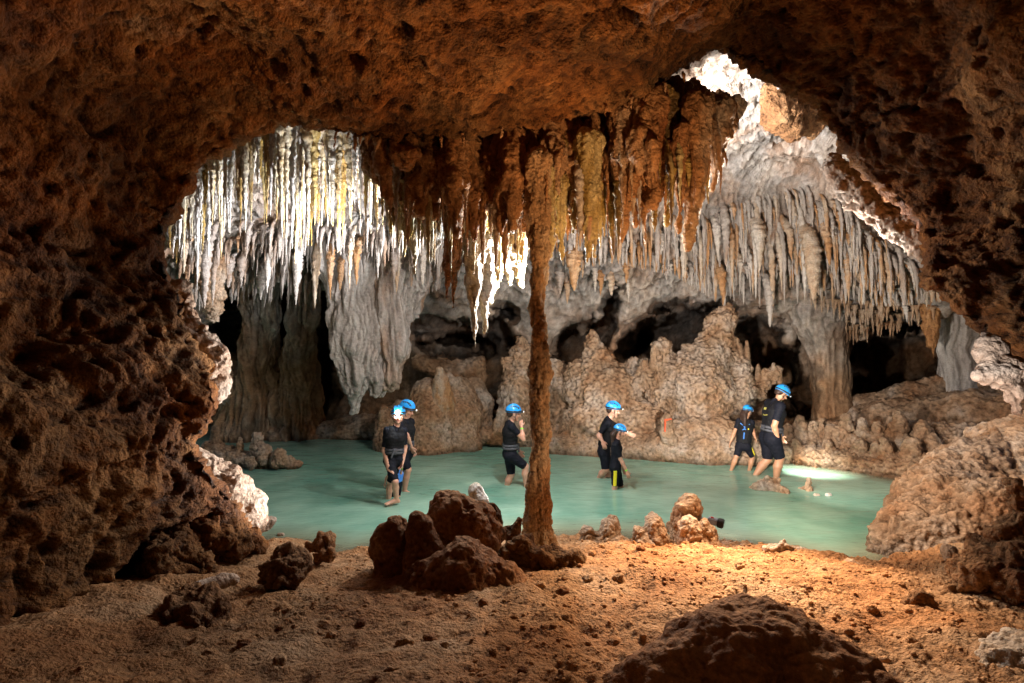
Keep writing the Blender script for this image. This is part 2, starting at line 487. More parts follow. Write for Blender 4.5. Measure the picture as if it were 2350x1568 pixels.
HOLES = [  # centre px, py, half-width, half-height, rotation, extra depth
    (520, 770, 38, 80, 0.1, 3.5), (655, 745, 18, 60, 0, 3.5), (730, 800, 34, 130, 0.05, 3.5), (1140, 850, 36, 110, 0, 4.0), (1060, 800, 70, 22, 0, 2.5),
    (1325, 800, 34, 66, 0.35, 3.4), (1390, 750, 20, 66, 0.3, 2.8), (1560, 768, 84, 52, -0.1, 3.6), (1770, 830, 44, 90, -0.3, 3.2), (1850, 850, 26, 90, 0, 2.2),
    (2062, 838, 92, 82, -0.1, 6.0), (2190, 800, 24, 60, 0, 2.0), (1450, 790, 36, 30, 0, 2.8), (1020, 760, 70, 26, 0.1, 2.5)]
GX = np.arange(250, 2560, 2.9)
GY = np.arange(-60, 1150, 2.9)
gx, gy = np.meshgrid(GX, GY)
q2 = np.stack([gx.ravel(), gy.ravel()], 1)
dep = np.maximum(depth_f(q2), 6.35)
wob = P(0, 0, 1)
p0 = np.stack([(q2[:, 0] - CX) / F * dep, dep, CZ + (CY - q2[:, 1]) / F * dep], 1)
for (hx, hy, a, b, rot, ex) in HOLES:
    x = q2[:, 0] - hx; y = q2[:, 1] - hy
    xr = x * math.cos(rot) + y * math.sin(rot); yr = -x * math.sin(rot) + y * math.cos(rot)
    rr = np.sqrt((xr / a) ** 2 + (yr / b) ** 2) * 0.82 + 0.5 * fbm(p0, 1.8, 3, hx)
    dep = dep + ex * (1 / (1 + np.exp(np.clip((rr - 1) * 14, -40, 40))))
V = np.stack([(q2[:, 0] - CX) / F * dep, dep, CZ + (CY - q2[:, 1]) / F * dep], 1)
Q = grid_faces(len(GY), len(GX))
N_ = vnormals(V, Q)
if N_[:, 1].mean() > 0: N_ = -N_; Q = Q[:, ::-1]
py_ = q2[:, 1]; px_ = q2[:, 0]
wf = np.clip((py_ - 400) / 80, 0, 1) * np.clip((720 - py_) / 80, 0, 1)   # drapery band
wt = np.clip((420 - py_) / 80, 0, 1)
amt = 2.2 * wf * st_flow(V) + wt * (st_pitted(V, 1.7) + 0.30 * fbm(V, 0.9, 4, 5)) + (1 - wf) * (1 - wt) * (st_smooth(V, 1.2) + 0.10 * fbm(V, 1.0, 3) + 0.10 * (0.5 - worley(V, 1.9)))
Nd = N_.copy(); Nd[:, 1] = np.minimum(Nd[:, 1], -0.35); Nd /= np.linalg.norm(Nd, axis=1, keepdims=True)
V = V + Nd * amt[:, None]
put('cave_wall', mesh_np('cave_wall', V, Q), M['back'], kind='structure', label='grey and tan limestone wall and ceiling of the chamber behind the pool')
del V, Q, N_, Nd, p0

# ---- floor and pool bed (height field)
SH = np.array([(-3.2, 6.0), (-2.9, 6.45), (-2.35, 6.35), (-1.85, 6.1), (-1.5, 6.28), (-0.9, 6.6), (0.1, 6.7), (0.9, 6.65), (1.7, 6.6), (2.4, 6.5), (3.0, 6.2), (3.35, 5.9), (3.6, 5.75),
               (3.9, 5.9), (4.6, 6.3), (6, 6.5)])
fx = np.concatenate([np.arange(-14, -3.6, 0.25), np.arange(-3.6, 5.2, 0.013), np.arange(5.2, 14, 0.25)])
fy = np.concatenate([np.arange(-3.2, 1.8, 0.15), np.arange(1.8, 7.2, 0.015), np.arange(7.2, 19, 0.25)])
X, Y = np.meshgrid(fx, fy)
x = X.ravel(); y = Y.ravel()
ysh = np.interp(x, SH[:, 0], SH[:, 1])
p2 = np.stack([x, y, np.zeros_like(x)], 1)
ysh = ysh + 0.16 * fbm(p2, 1.7, 3, 3)
s_ = ysh - y
prof = np.interp(s_, [-12, -3.0, -1.2, -0.35, 0.0, 0.12, 0.5, 1.3, 2.5, 4, 9], [-0.7, -0.65, -0.55, -0.24, -0.02, 0.07, 0.14, 0.30, 0.48, 0.66, 0.75])
z = prof + np.clip((-1.2 - x) / 1.3, 0, 1) * 0.10 * np.clip(s_ * 2, 0, 1)
z += np.clip((x - 2.2) / 1.6, 0, 1) * 0.12 * np.clip(s_ * 2, 0, 1)
land = np.clip(s_ * 4 + 0.3, 0.15, 1)
z += land * (0.055 * fbm(p2, 1.4, 4, 30) + 0.028 * fbm(p2, 6, 3, 8))
rough = np.clip(0.45 + fbm(p2, 0.9, 2, 60) * 1.3 + np.clip((x - 0.2) / 3, 0, .5), 0.05, 1.2)
w = worley(p2, 11, 2); w2 = worley(p2, 24, 9)
z += land * rough * (0.026 * np.clip(0.42 - w, 0, 1) / 0.42 + 0.012 * np.clip(0.45 - w2, 0, 1) / 0.45 + 0.010 * fbm(p2, 30, 2))
V = np.stack([x, y, z], 1)
Q = grid_faces(len(fy), len(fx))
floor_me = mesh_np('cave_floor', V, Q)
put('cave_floor', floor_me, M['sand'], kind='structure', label='orange sandy cave floor with crumbs of rock sloping down to the pool')
def floor_z(xx, yy):
    i = np.clip(np.searchsorted(fx, xx), 0, len(fx) - 1); j = np.clip(np.searchsorted(fy, yy), 0, len(fy) - 1)
    return float(z[j * len(fx) + i])
FZ = z.copy()

# ---- water
m, nt, N, L, B = newmat('milky_green_water')
g = N.new('ShaderNodeNewGeometry'); vec = g.outputs['Position']
at = N.new('ShaderNodeAttribute'); at.attribute_name = 'shallow'
n1 = noise(nt, vec, 0.5, 3); n2 = noise(nt, vec, 2.2, 4)
deepc = ramp(nt, mathn(nt, 'ADD', mathn(nt, 'MULTIPLY', n1, 0.7), mathn(nt, 'MULTIPLY', n2, 0.3)), [(0.38, (0.14, 0.33, 0.25)), (0.62, (0.33, 0.54, 0.42))])
colw = mixc(nt, at.outputs['Fac'], deepc, (0.36, 0.31, 0.19))
L.new(colw, B.inputs['Base Color'])
B.inputs['Roughness'].default_value = 0.05
B.inputs['IOR'].default_value = 1.33
al = ramp(nt, at.outputs['Fac'], [(0.0, (0.94,) * 3), (0.5, (0.75,) * 3), (1.0, (0.30,) * 3)])
L.new(al, B.inputs['Alpha'])
mp = N.new('ShaderNodeMapping'); mp.inputs['Scale'].default_value = (0.6, 1.6, 1); mp.inputs['Rotation'].default_value = (0, 0, 0.25)
L.new(vec, mp.inputs[0])
h = mathn(nt, 'ADD', noise(nt, mp.outputs[0], 3.0, 4, 0.6, 0.8), mathn(nt, 'MULTIPLY', noise(nt, mp.outputs[0], 11, 3, 0.5, 0.5), 0.35))
b = N.new('ShaderNodeBump'); b.inputs['Strength'].default_value = 0.3; b.inputs['Distance'].default_value = 0.05
L.new(h, b.inputs['Height']); L.new(b.outputs[0], B.inputs['Normal'])
M['water'] = m
wx = np.arange(-10, 12, 0.05); wy = np.arange(5.3, 18.5, 0.05)
X, Y = np.meshgrid(wx, wy)
V = np.stack([X.ravel(), Y.ravel(), 0 * X.ravel()], 1)
me = mesh_np('water', V, grid_faces(len(wy), len(wx)))
yshw = np.interp(V[:, 0], SH[:, 0], SH[:, 1])
sh = np.clip(1 - (V[:, 1] - yshw) / 0.9, 0, 1) ** 1.3
# shallows along the far banks too
back_y = np.interp(V[:, 0], [-6, -3, 0, 2, 4.5, 5.6, 6.4, 7], [16, 15.5, 13.2, 13, 11.3, 10.6, 9.5, 8])
sh = np.maximum(sh, 0.8 * np.clip(1 - (back_y - V[:, 1]) / 0.8, 0, 1))
a = me.attributes.new('shallow', 'FLOAT', 'POINT'); a.data.foreach_set('value', sh.astype(np.float32))
put('water', me, M['water'], kind='structure', label='calm milky turquoise green pool in the cave')
# ================================================================== ROCKS AND FORMATIONS
def sheet_at(px, py):
    d = float(depth_f([(px, py)])[0])
    return d

# --- thin natural column, from floor to hanging curtain
ch = []
for py, pxc, r in [(1262, 1237, 31), (1230, 1236, 27), (1190, 1235, 24), (1130, 1233, 23), (1060, 1238, 21), (1000, 1243, 20), (960, 1240, 19), (900, 1240, 22), (860, 1243, 21), (800, 1240, 18),
                   (740, 1234, 17), (700, 1232, 17), (640, 1237, 18), (585, 1240, 20), (540, 1236, 20), (480, 1232, 22), (420, 1232, 25), (370, 1235, 30)]:
    ch.append((pxc, py, 5.75, r))
ch = [(1237, 1290, 5.75, 44), (1236, 1262, 5.75, 36)] + ch[1:]
ch = [(1237 + (x_ - 1237) * .6, y_, z_, r_ * 1.15) for x_, y_, z_, r_ in ch]
rock('stone_column', 0.012, 'drip', 1.5, [ch], M['column'], 0.03, label='thin knobbly orange brown rock column reaching from the floor to the hanging curtain', category='rock column')

# --- brown hanging curtain of fused stalactites (upper mass)
chains = []
prof_top = [(860, 325), (1000, 310), (1110, 300), (1200, 285), (1300, 265), (1400, 240), (1480, 205), (1560, 185), (1640, 215), (1690, 225)]
prof_bot = [(860, 400), (900, 420), (1000, 500), (1090, 520), (1235, 480), (1300, 490), (1400, 470), (1480, 450), (1560, 420), (1640, 350), (1690, 270)]
def ip(pr, x): return float(np.interp(x, [a[0] for a in pr], [a[1] for a in pr]))
R3 = random.Random(5)
for i in range(46):
    x = 862 + (1668 - 862) * (i + R3.uniform(-.4, .4)) / 45
    t = ip(prof_top, x) + 22; bt = ip(prof_bot, x) + R3.uniform(-90, 40)
    d = R3.uniform(5.75, 6.5) + (0.25 if x > 1550 else 0)
    r = R3.uniform(17, 30)
    chains.append([(x, t, d + .15, r * 1.2), (x + R3.uniform(-6, 6), (t + bt) / 2, d, r), (x + R3.uniform(-6, 6), bt, d, r * .45)])
rock('flowstone_curtain', 0.020, 'drip', 2.0, chains, M['orange'], 0.06, label='broad brown flowstone curtain hanging from the arch above the pool', category='flowstone')

# --- large individual stalactites of the curtain
def big_stal(name_, label, xs, r0, d, mat='orange', top=None, amp=1.6, vox=0.016, extra=None, kk=0.04):
    """xs: centre line (px,py) top..tip ; r0 radius in photo units at the top"""
    n = len(xs)
    ch = [(x, y, d, r0 * (1 - 0.95 * (i / (n - 1)) ** 1.35)) for i, (x, y) in enumerate(xs)]
    chs = [ch] + (extra or [])
    return rock(name_, vox, 'drip', amp, chs, M[mat], kk, sseed=len(label), label=label, category='stalactite')
G = 'big stalactites of the brown curtain'
BS = [
 ('big knobbly orange stalactite with a broad tip, largest right of the column', [(1600, 250), (1597, 320), (1592, 400), (1585, 500), (1578, 575)], 44, 6.0, 'orange', [[(1566, 300, 5.9, 20), (1563, 420, 5.9, 14), (1558, 535, 5.9, 4)]]),
 ('knobbly stalactite hanging right of the broad orange one, with pale lit right side', [(1655, 252), (1652, 310), (1645, 370), (1634, 440)], 30, 6.15, 'cream', None),
 ('short ragged stalactite at the right end of the curtain under the bright ceiling', [(1692, 240), (1691, 262), (1688, 290)], 18, 6.4, 'cream', None),
 ('dark brown stalactite with an orange streak between two knobbly ones', [(1530, 230), (1532, 330), (1536, 420), (1530, 520)], 30, 6.1, 'yellow', None),
 ('long tapering brown stalactite ending in a thin tip beneath the arch peak', [(1490, 240), (1488, 340), (1484, 450), (1481, 560)], 34, 5.9, 'orange', None),
 ('stubby brown stalactite with double tip below the middle of the curtain', [(1430, 270), (1432, 370), (1430, 470), (1427, 555)], 36, 6.0, 'orange', [[(1452, 350, 6.0, 18), (1455, 450, 6.0, 10), (1457, 520, 6.0, 3)]]),
 ('olive yellow stalactite with three sharp tips right of the column', [(1350, 330), (1350, 430), (1349, 520), (1347, 600)], 34, 5.85, 'yellow', [[(1330, 400, 5.85, 16), (1322, 500, 5.85, 9), (1316, 540, 5.85, 3)], [(1368, 420, 5.85, 14), (1370, 500, 5.85, 8), (1364, 590, 5.85, 2.5)]]),
 ('dark brown stalactite with a wet pale edge just right of the column', [(1282, 340), (1284, 430), (1286, 520), (1291, 600)], 26, 5.95, 'yellow', None),
 ('slim amber stalactite close to the right of the rock column', [(1262, 400), (1264, 480), (1264, 550), (1264, 600)], 16, 5.8, 'yellow', None),
 ('longest stalactite, white sided with a glowing amber tip, left of the column', [(1075, 400), (1082, 500), (1086, 600), (1088, 700), (1091, 798)], 38, 6.5, 'white', [[(1110, 560, 6.7, 26), (1112, 660, 6.7, 18), (1113, 720, 6.7, 10), (1110, 765, 6.7, 6)]]),
 ('rough yellow brown stalactite with a twin white tip left of the longest one', [(1040, 420), (1038, 520), (1030, 610), (1024, 690)], 26, 6.4, 'orange', [[(1048, 560, 6.5, 14), (1043, 640, 6.5, 8), (1040, 708, 6.5, 3)]]),
 ('bright white drapery with a ragged lower edge behind the column', [(1150, 470), (1152, 540), (1148, 600), (1140, 665)], 42, 7.0, 'white', [[(1185, 470, 7.0, 34), (1190, 570, 7.0, 22), (1196, 660, 7.0, 5)], [(1120, 500, 7.0, 28), (1118, 600, 7.0, 20), (1122, 690, 7.0, 8)], [(1165, 560, 7.0, 20), (1168, 650, 7.0, 6)]]),
 ('knobbly olive yellow drapery hanging at the left end of the curtain', [(925, 380), (930, 450), (935, 520), (938, 560)], 36, 6.9, 'yellow', [[(965, 380, 6.9, 34), (972, 470, 6.9, 24), (975, 545, 6.9, 6)]]),
 ('white encrusted stalactite with a short blunt tip between the yellow drapery and the longest stalactite', [(995, 430), (997, 490), (992, 560), (985, 610)], 32, 7.1, 'white', [[(950, 480, 7.2, 18), (952, 560, 7.2, 12), (951, 628, 7.2, 4)]]),
 ('dark slender brown stalactite at the left edge of the curtain', [(878, 325), (880, 390), (890, 450), (897, 497)], 17, 5.8, 'orange', None),
 ('grey black shiny stalactite just left of the column', [(1185, 430), (1186, 480), (1184, 530), (1181, 585)], 15, 5.95, 'dark', None),
]
for lab, xs, r0, d, mt, ex in BS:
    big_stal('stalactite', lab, xs, r0, d, mt, extra=ex)

# --- far formations
rock('draped_flowstone', 0.020, 'flow', 1.5, [
    [(790, 560, 10.9, 60), (800, 680, 10.9, 48), (805, 780, 10.9, 50), (822, 860, 10.9, 36), (812, 942, 10.9, 7)],
    [(835, 700, 11.0, 40), (850, 820, 11.0, 42), (868, 890, 11.0, 20)]], M['backflow'], 0.12, label='tall grey draped flowstone hanging almost to the water, pointed at its foot', category='flowstone')
rock('draped_flowstone', 0.020, 'flow', 1.5, [
    [(900, 640, 11.1, 50), (900, 740, 11.0, 36), (900, 800, 11.0, 36), (893, 868, 11.0, 30), (872, 905, 11.0, 10)], [(925, 560, 11.2, 60), (955, 640, 11.3, 40), (940, 720, 11.3, 20)]],
    M['backflow'], 0.1, sseed=2, label='shorter rounded flowstone lobe fused to the right of the long drape', category='flowstone')
rock('rock_pillar', 0.026, 'flow', 1.9, [[(600, 620, 13.0, 40), (605, 720, 13.2, 40), (600, 820, 13.5, 46), (590, 930, 13.8, 66), (585, 1000, 13.8, 80)]], M['back'], 0.1, sseed=3,
     label='wide grey pillar standing behind the water between two dark openings at the far left', category='rock pillar')
rock('rock_pillar', 0.026, 'flow', 1.9, [[(690, 640, 13.0, 28), (692, 740, 13.2, 30), (690, 830, 13.5, 36), (685, 930, 13.8, 54), (680, 1000, 13.8, 70)]], M['back'], 0.1, sseed=4,
     label='narrower grey pillar left of the tall draped flowstone', category='rock pillar')
rock('rock_pillar', 0.03, 'knob', 1.0, [[(520, 830, 13.5, 26), (540, 900, 13.5, 34), (550, 950, 13.8, 40)]], M['backwarm'], 0.1, sseed=5,
     label='low brown rock at the far left shore beside the dark opening', category='rock')
rock('hanging_boss', 0.018, 'knob', 1.1, [[(480, 600, 9.8, 34), (492, 680, 9.8, 20), (488, 725, 9.8, 17)]], M['backwarm'], 0.06, sseed=6,
     label='knobbly grey hanging boss at the left edge of the opening', category='stalactite')
rock('flowstone_mound', 0.02, 'smooth', 1.3, [
    [(985, 1035, 12.0, 62), (990, 960, 12.2, 58), (985, 915, 12.3, 48)], [(1060, 1030, 12.2, 45), (1055, 950, 12.4, 48), (1050, 905, 12.5, 38)],
    [(905, 1020, 12.2, 50), (900, 970, 12.4, 40), (915, 935, 12.5, 20)], [(1012, 930, 12.2, 28)],
    [(962, 905, 12.2, 12), (960, 883, 12.2, 8)], [(1034, 880, 12.3, 16), (1030, 862, 12.3, 6)], [(880, 955, 12.1, 10), (878, 935, 12.1, 5)]], M['backwarm'], 0.08, sseed=7,
    label='tan flowstone mound with a rugged crest, behind the person with the lit headlamp', category='rock mound')
rock('stalagmite', 0.018, 'smooth', 0.6, [[(1014, 990, 12.25, 40), (1015, 925, 12.0, 30), (1012, 875, 11.95, 19), (1009, 850, 11.95, 9)]], M['cream'], 0.02, sseed=77,
     label='pale smooth cone stalagmite standing on the tan flowstone mound', category='stalagmite')
rock('boulder', 0.025, 'smooth', 1.5, [[(1090, 1020, 12.9, 40), (1095, 930, 12.9, 38), (1085, 900, 12.9, 30)]], M['backwarm'], 0.08, sseed=8,
     label='orange brown rounded boulder behind the right side of the coned mound', category='rock')
rock('rock_slab', 0.025, 'smooth', 1.6, [[(960, 830, 13.2, 16), (1020, 850, 13.2, 22), (1085, 850, 13.2, 26)], [(1090, 875, 13.2, 22), (1100, 840, 13.3, 20)]], M['back'], 0.08, sseed=9,
     label='grey fallen slab lying behind the coned mound', category='rock')
rock('rock_ledge', 0.025, 'smooth', 1.6, [[(720, 1000, 13.6, 26), (800, 990, 13.6, 34), (870, 980, 13.4, 30)]], M['backwarm'], 0.1, sseed=10,
     label='low dark orange ledge at the waterline under the draped flowstone', category='rock')
rock('rock_ledge', 0.022, 'knob', 0.8, [[(1110, 1000, 12.4, 22), (1150, 1000, 12.4, 24)], [(1145, 985, 12.3, 18), (1150, 950, 12.3, 12)]], M['backwarm'], 0.08, sseed=11,
     label='low tan rock at the waterline left of the person touching their face', category='rock')
rock('knobbly_rock', 0.024, 'knob', 1.2, [
    [(1190, 1000, 12.8, 50), (1190, 900, 12.9, 46), (1200, 820, 13.0, 30), (1198, 785, 13.0, 14)], [(1270, 1000, 12.8, 60), (1275, 900, 12.9, 40), (1268, 850, 13.0, 26)],
    [(1165, 870, 12.8, 16), (1160, 830, 12.8, 12)]], M['backwarm'], 0.1, sseed=12, label='tall knobbly tan rock behind the thin column', category='rock')
rock('knobbly_rock', 0.024, 'knob', 1.3, [
    [(1400, 1000, 12.3, 90), (1390, 910, 12.5, 80), (1370, 850, 12.6, 44), (1362, 790, 12.7, 16), (1360, 765, 12.7, 7)], [(1330, 900, 12.5, 40), (1320, 850, 12.6, 24)],
    [(1440, 880, 12.5, 50), (1460, 840, 12.5, 22)], [(1345, 985, 12.1, 60), (1480, 990, 12.0, 70)]],
     M['backwarm'], 0.1, sseed=13, label='broad knobbly rock face with a small point, behind the two people left of centre right', category='rock')
rock('knobbly_rock', 0.022, 'knob', 1.3, [
    [(1590, 980, 11.8, 70), (1600, 900, 11.9, 84), (1625, 830, 12.0, 52), (1645, 780, 12.0, 32), (1655, 735, 12.0, 30), (1664, 712, 12.0, 16)],
    [(1530, 900, 11.9, 46), (1520, 850, 12.0, 28), (1522, 815, 12.0, 22), (1520, 795, 12.0, 22)], [(1560, 870, 11.9, 50), (1580, 810, 12.0, 20)],
    [(1690, 900, 11.9, 46), (1690, 830, 12.0, 28), (1688, 780, 12.0, 10)], [(1480, 870, 12.1, 30), (1478, 836, 12.1, 16)],
    [(1735, 900, 12.0, 20), (1760, 870, 12.1, 16), (1785, 850, 12.1, 10)]], M['backwarm'], 0.08, sseed=14,
    label='huge knobbly tan outcrop rising to a rounded spire near the hanging curtain', category='rock')
rock('rock_ledge', 0.02, 'smooth', 1.4, [
    [(1300, 1040, 11.9, 50), (1400, 1045, 11.8, 56), (1520, 1035, 11.2, 40), (1620, 1045, 10.9, 44), (1720, 1050, 10.8, 40), (1790, 1045, 10.9, 30)], [(1540, 1000, 11.2, 36), (1650, 1000, 11.1, 40), (1745, 1000, 11.3, 30)]],
    M['backwarm'], 0.12, sseed=15, label='smooth tan ledge along the water under the huge knobbly outcrop', category='rock')
ob = rock('stalagmite', 0.014, 'smooth', 0.8, [[(1536, 1010, 10.9, 20), (1530, 990, 10.85, 15), (1532, 962, 10.8, 12)]], M['backwarm'], 0.03, sseed=16,
     label='small stub of rock painted with an orange red mark on the ledge', category='stalagmite')
mk, nt, N, L, B = newmat('orange_red_paint'); B.inputs['Base Color'].default_value = (0.75, 0.08, 0.02, 1); B.inputs['Roughness'].default_value = 0.6
vv = Vol(np.array(P(1515, 1000, 10.9)) + [0, -.5, 0], np.array(P(1555, 945, 10.9)) + [0, .2, 0], 0.008)
for a_, b_ in (((1527, 964), (1526, 990)), ((1527, 964), (1541, 962))):
    vv.cap(P(a_[0], a_[1], 10.70), P(b_[0], b_[1], 10.70), 0.016, 0.012, 0.01)
V, Q, T = vv.poly(); put('paint_mark', mesh_np('paint_mark', V, Q, T), mk, parent=ob, loc=P(1527, 975, 10.7))
# small spires on the outcrop
for i, (px, py, h, r, d) in enumerate([(1714, 785, 30, 5, 11.9), (1500, 800, 26, 7, 11.9), (1478, 830, 20, 6, 12.0), (1700, 800, 24, 7, 11.9), (1588, 795, 18, 6, 12.0), (1740, 838, 16, 5, 12), (1775, 835, 22, 5, 12), (1789, 845, 18, 4, 12), (1752, 850, 16, 6, 12)]):
    rock('stalagmite', 0.016, 'drip', 0.7, [[(px, py + h + 14, d, r * 1.6), (px, py + h * .5, d, r), (px, py, d, r * .7)]], M['backwarm'], 0.03, sseed=i,
         label='tiny pale stub stalagmite standing on the knobbly outcrop', category='stalagmite', group='stub stalagmites on the outcrop')

# right of the tall man
rock('rock_pillar', 0.028, 'flow', 1.1, [[(1880, 700, 12.5, 70), (1895, 800, 12.6, 44), (1905, 880, 12.6, 40), (1910, 935, 12.6, 40), (1912, 1000, 12.6, 50)], [(1960, 700, 12.5, 60), (1965, 740, 12.5, 30)]], M['back'], 0.1, sseed=20,
     label='pale pillar of flowstone left of the black cave hole', category='rock pillar')
rock('rock_pillar', 0.028, 'flow', 1.1, [[(2195, 640, 11.5, 46), (2190, 760, 11.5, 34), (2195, 860, 11.6, 34), (2200, 920, 11.6, 40)]], M['backflow'], 0.1, sseed=21,
     label='grey brown pillar right of the black cave hole', category='rock pillar')
big_stal('stalactite', 'orange club shaped stalactite hanging before the black cave hole', [(2135, 700), (2136, 745), (2141, 790), (2142, 822)], 22, 11.0, 'orange')
rock('rock_shelf', 0.026, 'smooth', 1.8, [[(1980, 930, 12.3, 24), (2060, 915, 12.1, 34), (2160, 905, 11.8, 36), (2280, 890, 11.4, 40), (2400, 900, 10.8, 60)], [(1960, 970, 12, 30), (2100, 960, 11.4, 46), (2250, 960, 10.8, 60), (2400, 980, 10.2, 80)]],
     M['backwarm'], 0.14, sseed=22, label='long smooth rock shelf beneath the black cave hole', category='rock')
rock('knobbly_bank', 0.02, 'knob', 1.4, [
    [(1780, 1060, 11.2, 26), (1850, 1065, 10.8, 38), (1950, 1075, 10.4, 44), (2050, 1085, 9.9, 50), (2120, 1095, 9.5, 46), (2200, 1090, 9.2, 60)],
    [(1810, 1020, 11.6, 36), (1900, 1010, 11.3, 46), (1990, 1030, 10.9, 44), (2090, 1030, 10.4, 60), (2200, 1030, 9.9, 60)]], M['backwarm'], 0.1, sseed=23,
    label='knobbly tan bank crowded with stub stalagmites along the right shore', category='rock')
NB = [(1808, 968, 30, 8), (1838, 952, 44, 10), (1866, 960, 30, 9), (1885, 958, 56, 8), (1912, 965, 44, 14), (1935, 960, 60, 11), (1952, 990, 44, 14), (1974, 1000, 50, 13), (1990, 985, 34, 12), (2010, 1010, 56, 12),
      (2032, 1000, 46, 13), (2050, 965, 50, 12), (2070, 985, 56, 13), (2092, 1000, 60, 15), (2118, 960, 60, 15), (2140, 990, 56, 14), (1826, 1005, 40, 12), (1858, 1010, 42, 13), (1888, 1020, 40, 13), (1920, 1030, 40, 14), (2000, 1045, 44, 14),
      (2045, 1050, 46, 16), (2085, 1055, 44, 15), (1965, 1040, 36, 13), (1793, 1010, 40, 9), (2065, 942, 30, 9), (1900, 1000, 30, 10), (2160, 1030, 46, 16), (1945, 945, 24, 7), (1870, 985, 30, 11), (1980, 955, 26, 8), (2015, 965, 30, 9)]
for i, (px, py, h, r) in enumerate(NB):
    d = float(np.interp(px, [1790, 1900, 2000, 2150], [11.2, 10.9, 10.4, 9.6])) + (0 if py > 995 else 0.35)
    lean = random.uniform(-3, 3); d -= 0.28; r *= 1.2
    rock('stalagmite', 0.018, 'knob', 0.75, [[(px - lean, py + h + 10, d, r * 1.5), (px, py + h * .55, d, r), (px + lean, py + r, d, r * .72)]], M['backwarm'], 0.03, sseed=i + 30,
         label='tan stub stalagmite crowded on the knobbly bank by the right shore', category='stalagmite', group='stub stalagmites on the right bank')

rock('hanging_rock', 0.02, 'smooth', 1.6, [[(1770, 210, 8.6, 30), (1790, 250, 8.8, 40), (1815, 290, 9.0, 30)], [(1830, 240, 8.9, 30), (1860, 290, 9.2, 28)]], M['dark'], 0.08, sseed=71,
     label='shadowed orange brown rock hanging from the bright ceiling at the upper right', category='rock')
rock('rock_ledge', 0.014, 'knob', 1.0, [[(1915, 385, 5.9, 26), (1950, 425, 5.9, 34), (2000, 470, 5.85, 38), (2060, 510, 5.8, 36), (2110, 545, 5.7, 34), (2140, 590, 5.6, 20)]], M['lit'], 0.05, sseed=72,
     label='glowing pale broken ledge along the right rim of the arch', category='rock')
# islets
rock('rock_islet', 0.016, 'knob', 0.9, [[(490, 1040, 10.6, 30), (530, 1055, 10.5, 26), (600, 1060, 10.4, 18), (660, 1064, 10.3, 12), (685, 1066, 10.3, 7)], [(497, 1030, 10.6, 18), (495, 992, 10.6, 10)],
     [(548, 1045, 10.5, 12), (552, 1010, 10.5, 7)], [(592, 1040, 10.4, 16), (590, 1012, 10.4, 15), (583, 998, 10.4, 8)], [(608, 1055, 10.3, 16), (606, 1035, 10.3, 12)], [(640, 1060, 10.2, 20), (642, 1044, 10.2, 14)], [(576, 1064, 10.2, 12), (575, 1056, 10.2, 10)]],
     M['backwarm'], 0.04, sseed=24, label='knobbly rock islet breaking the water at the left, with several stubs', category='rock islet')
rock('rock_islet', 0.014, 'knob', 0.8, [[(1735, 1122, 8.9, 16), (1765, 1122, 8.9, 24), (1795, 1132, 8.7, 12), (1806, 1142, 8.6, 10)], [(1762, 1118, 8.9, 11), (1760, 1098, 8.9, 8)], [(1781, 1120, 8.9, 13), (1783, 1104, 8.9, 10)]],
     M['cream'], 0.03, sseed=25, label='pale knobbly islet of several stubs in front of the tall man', category='rock islet')
rock('rock_islet', 0.014, 'knob', 0.7, [[(1840, 1122, 8.9, 10), (1855, 1124, 8.8, 11)], [(1856, 1120, 8.8, 10), (1857, 1102, 8.8, 8)]], M['cream'], 0.03, sseed=26, label='small pale islet of two stubs right of the larger pale islet', category='rock islet')
rock('rock', 0.012, 'smooth', 0.5, [[(1872, 1138, 8.5, 6), (1878, 1138, 8.5, 5)]], M['cream'], 0.02, label='tiny pale rock in the water below the two stub islet', category='rock')
rock('rock', 0.012, 'smooth', 0.5, [[(1899, 1137, 8.5, 5), (1903, 1137, 8.5, 4)]], M['cream'], 0.02, label='tiniest pale rock in the water, farthest right of the islets', category='rock')
rock('rock', 0.012, 'smooth', 0.6, [[(640, 1228, 6.75, 7), (648, 1228, 6.75, 6)]], M['lit'], 0.02, label='small pale stone poking from the shallow water by the left shore', category='rock')

# left lit rocks
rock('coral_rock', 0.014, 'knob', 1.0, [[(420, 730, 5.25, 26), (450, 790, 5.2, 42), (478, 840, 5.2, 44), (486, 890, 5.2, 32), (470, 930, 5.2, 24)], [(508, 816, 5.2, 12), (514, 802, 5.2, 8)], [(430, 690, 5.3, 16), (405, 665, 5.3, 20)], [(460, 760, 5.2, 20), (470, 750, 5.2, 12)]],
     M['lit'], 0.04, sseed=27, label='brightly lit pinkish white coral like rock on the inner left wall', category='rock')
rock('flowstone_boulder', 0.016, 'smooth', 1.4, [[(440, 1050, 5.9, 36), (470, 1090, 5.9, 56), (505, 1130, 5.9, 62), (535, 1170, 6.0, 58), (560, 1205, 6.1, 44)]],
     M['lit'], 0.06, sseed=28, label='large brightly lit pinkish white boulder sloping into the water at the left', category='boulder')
rock('rock', 0.014, 'smooth', 1.0, [[(595, 1195, 6.5, 20), (612, 1200, 6.5, 16), (625, 1195, 6.5, 9)]], M['lit'], 0.03, sseed=29, label='small grey rock at the waterline right of the large lit boulder', category='rock')

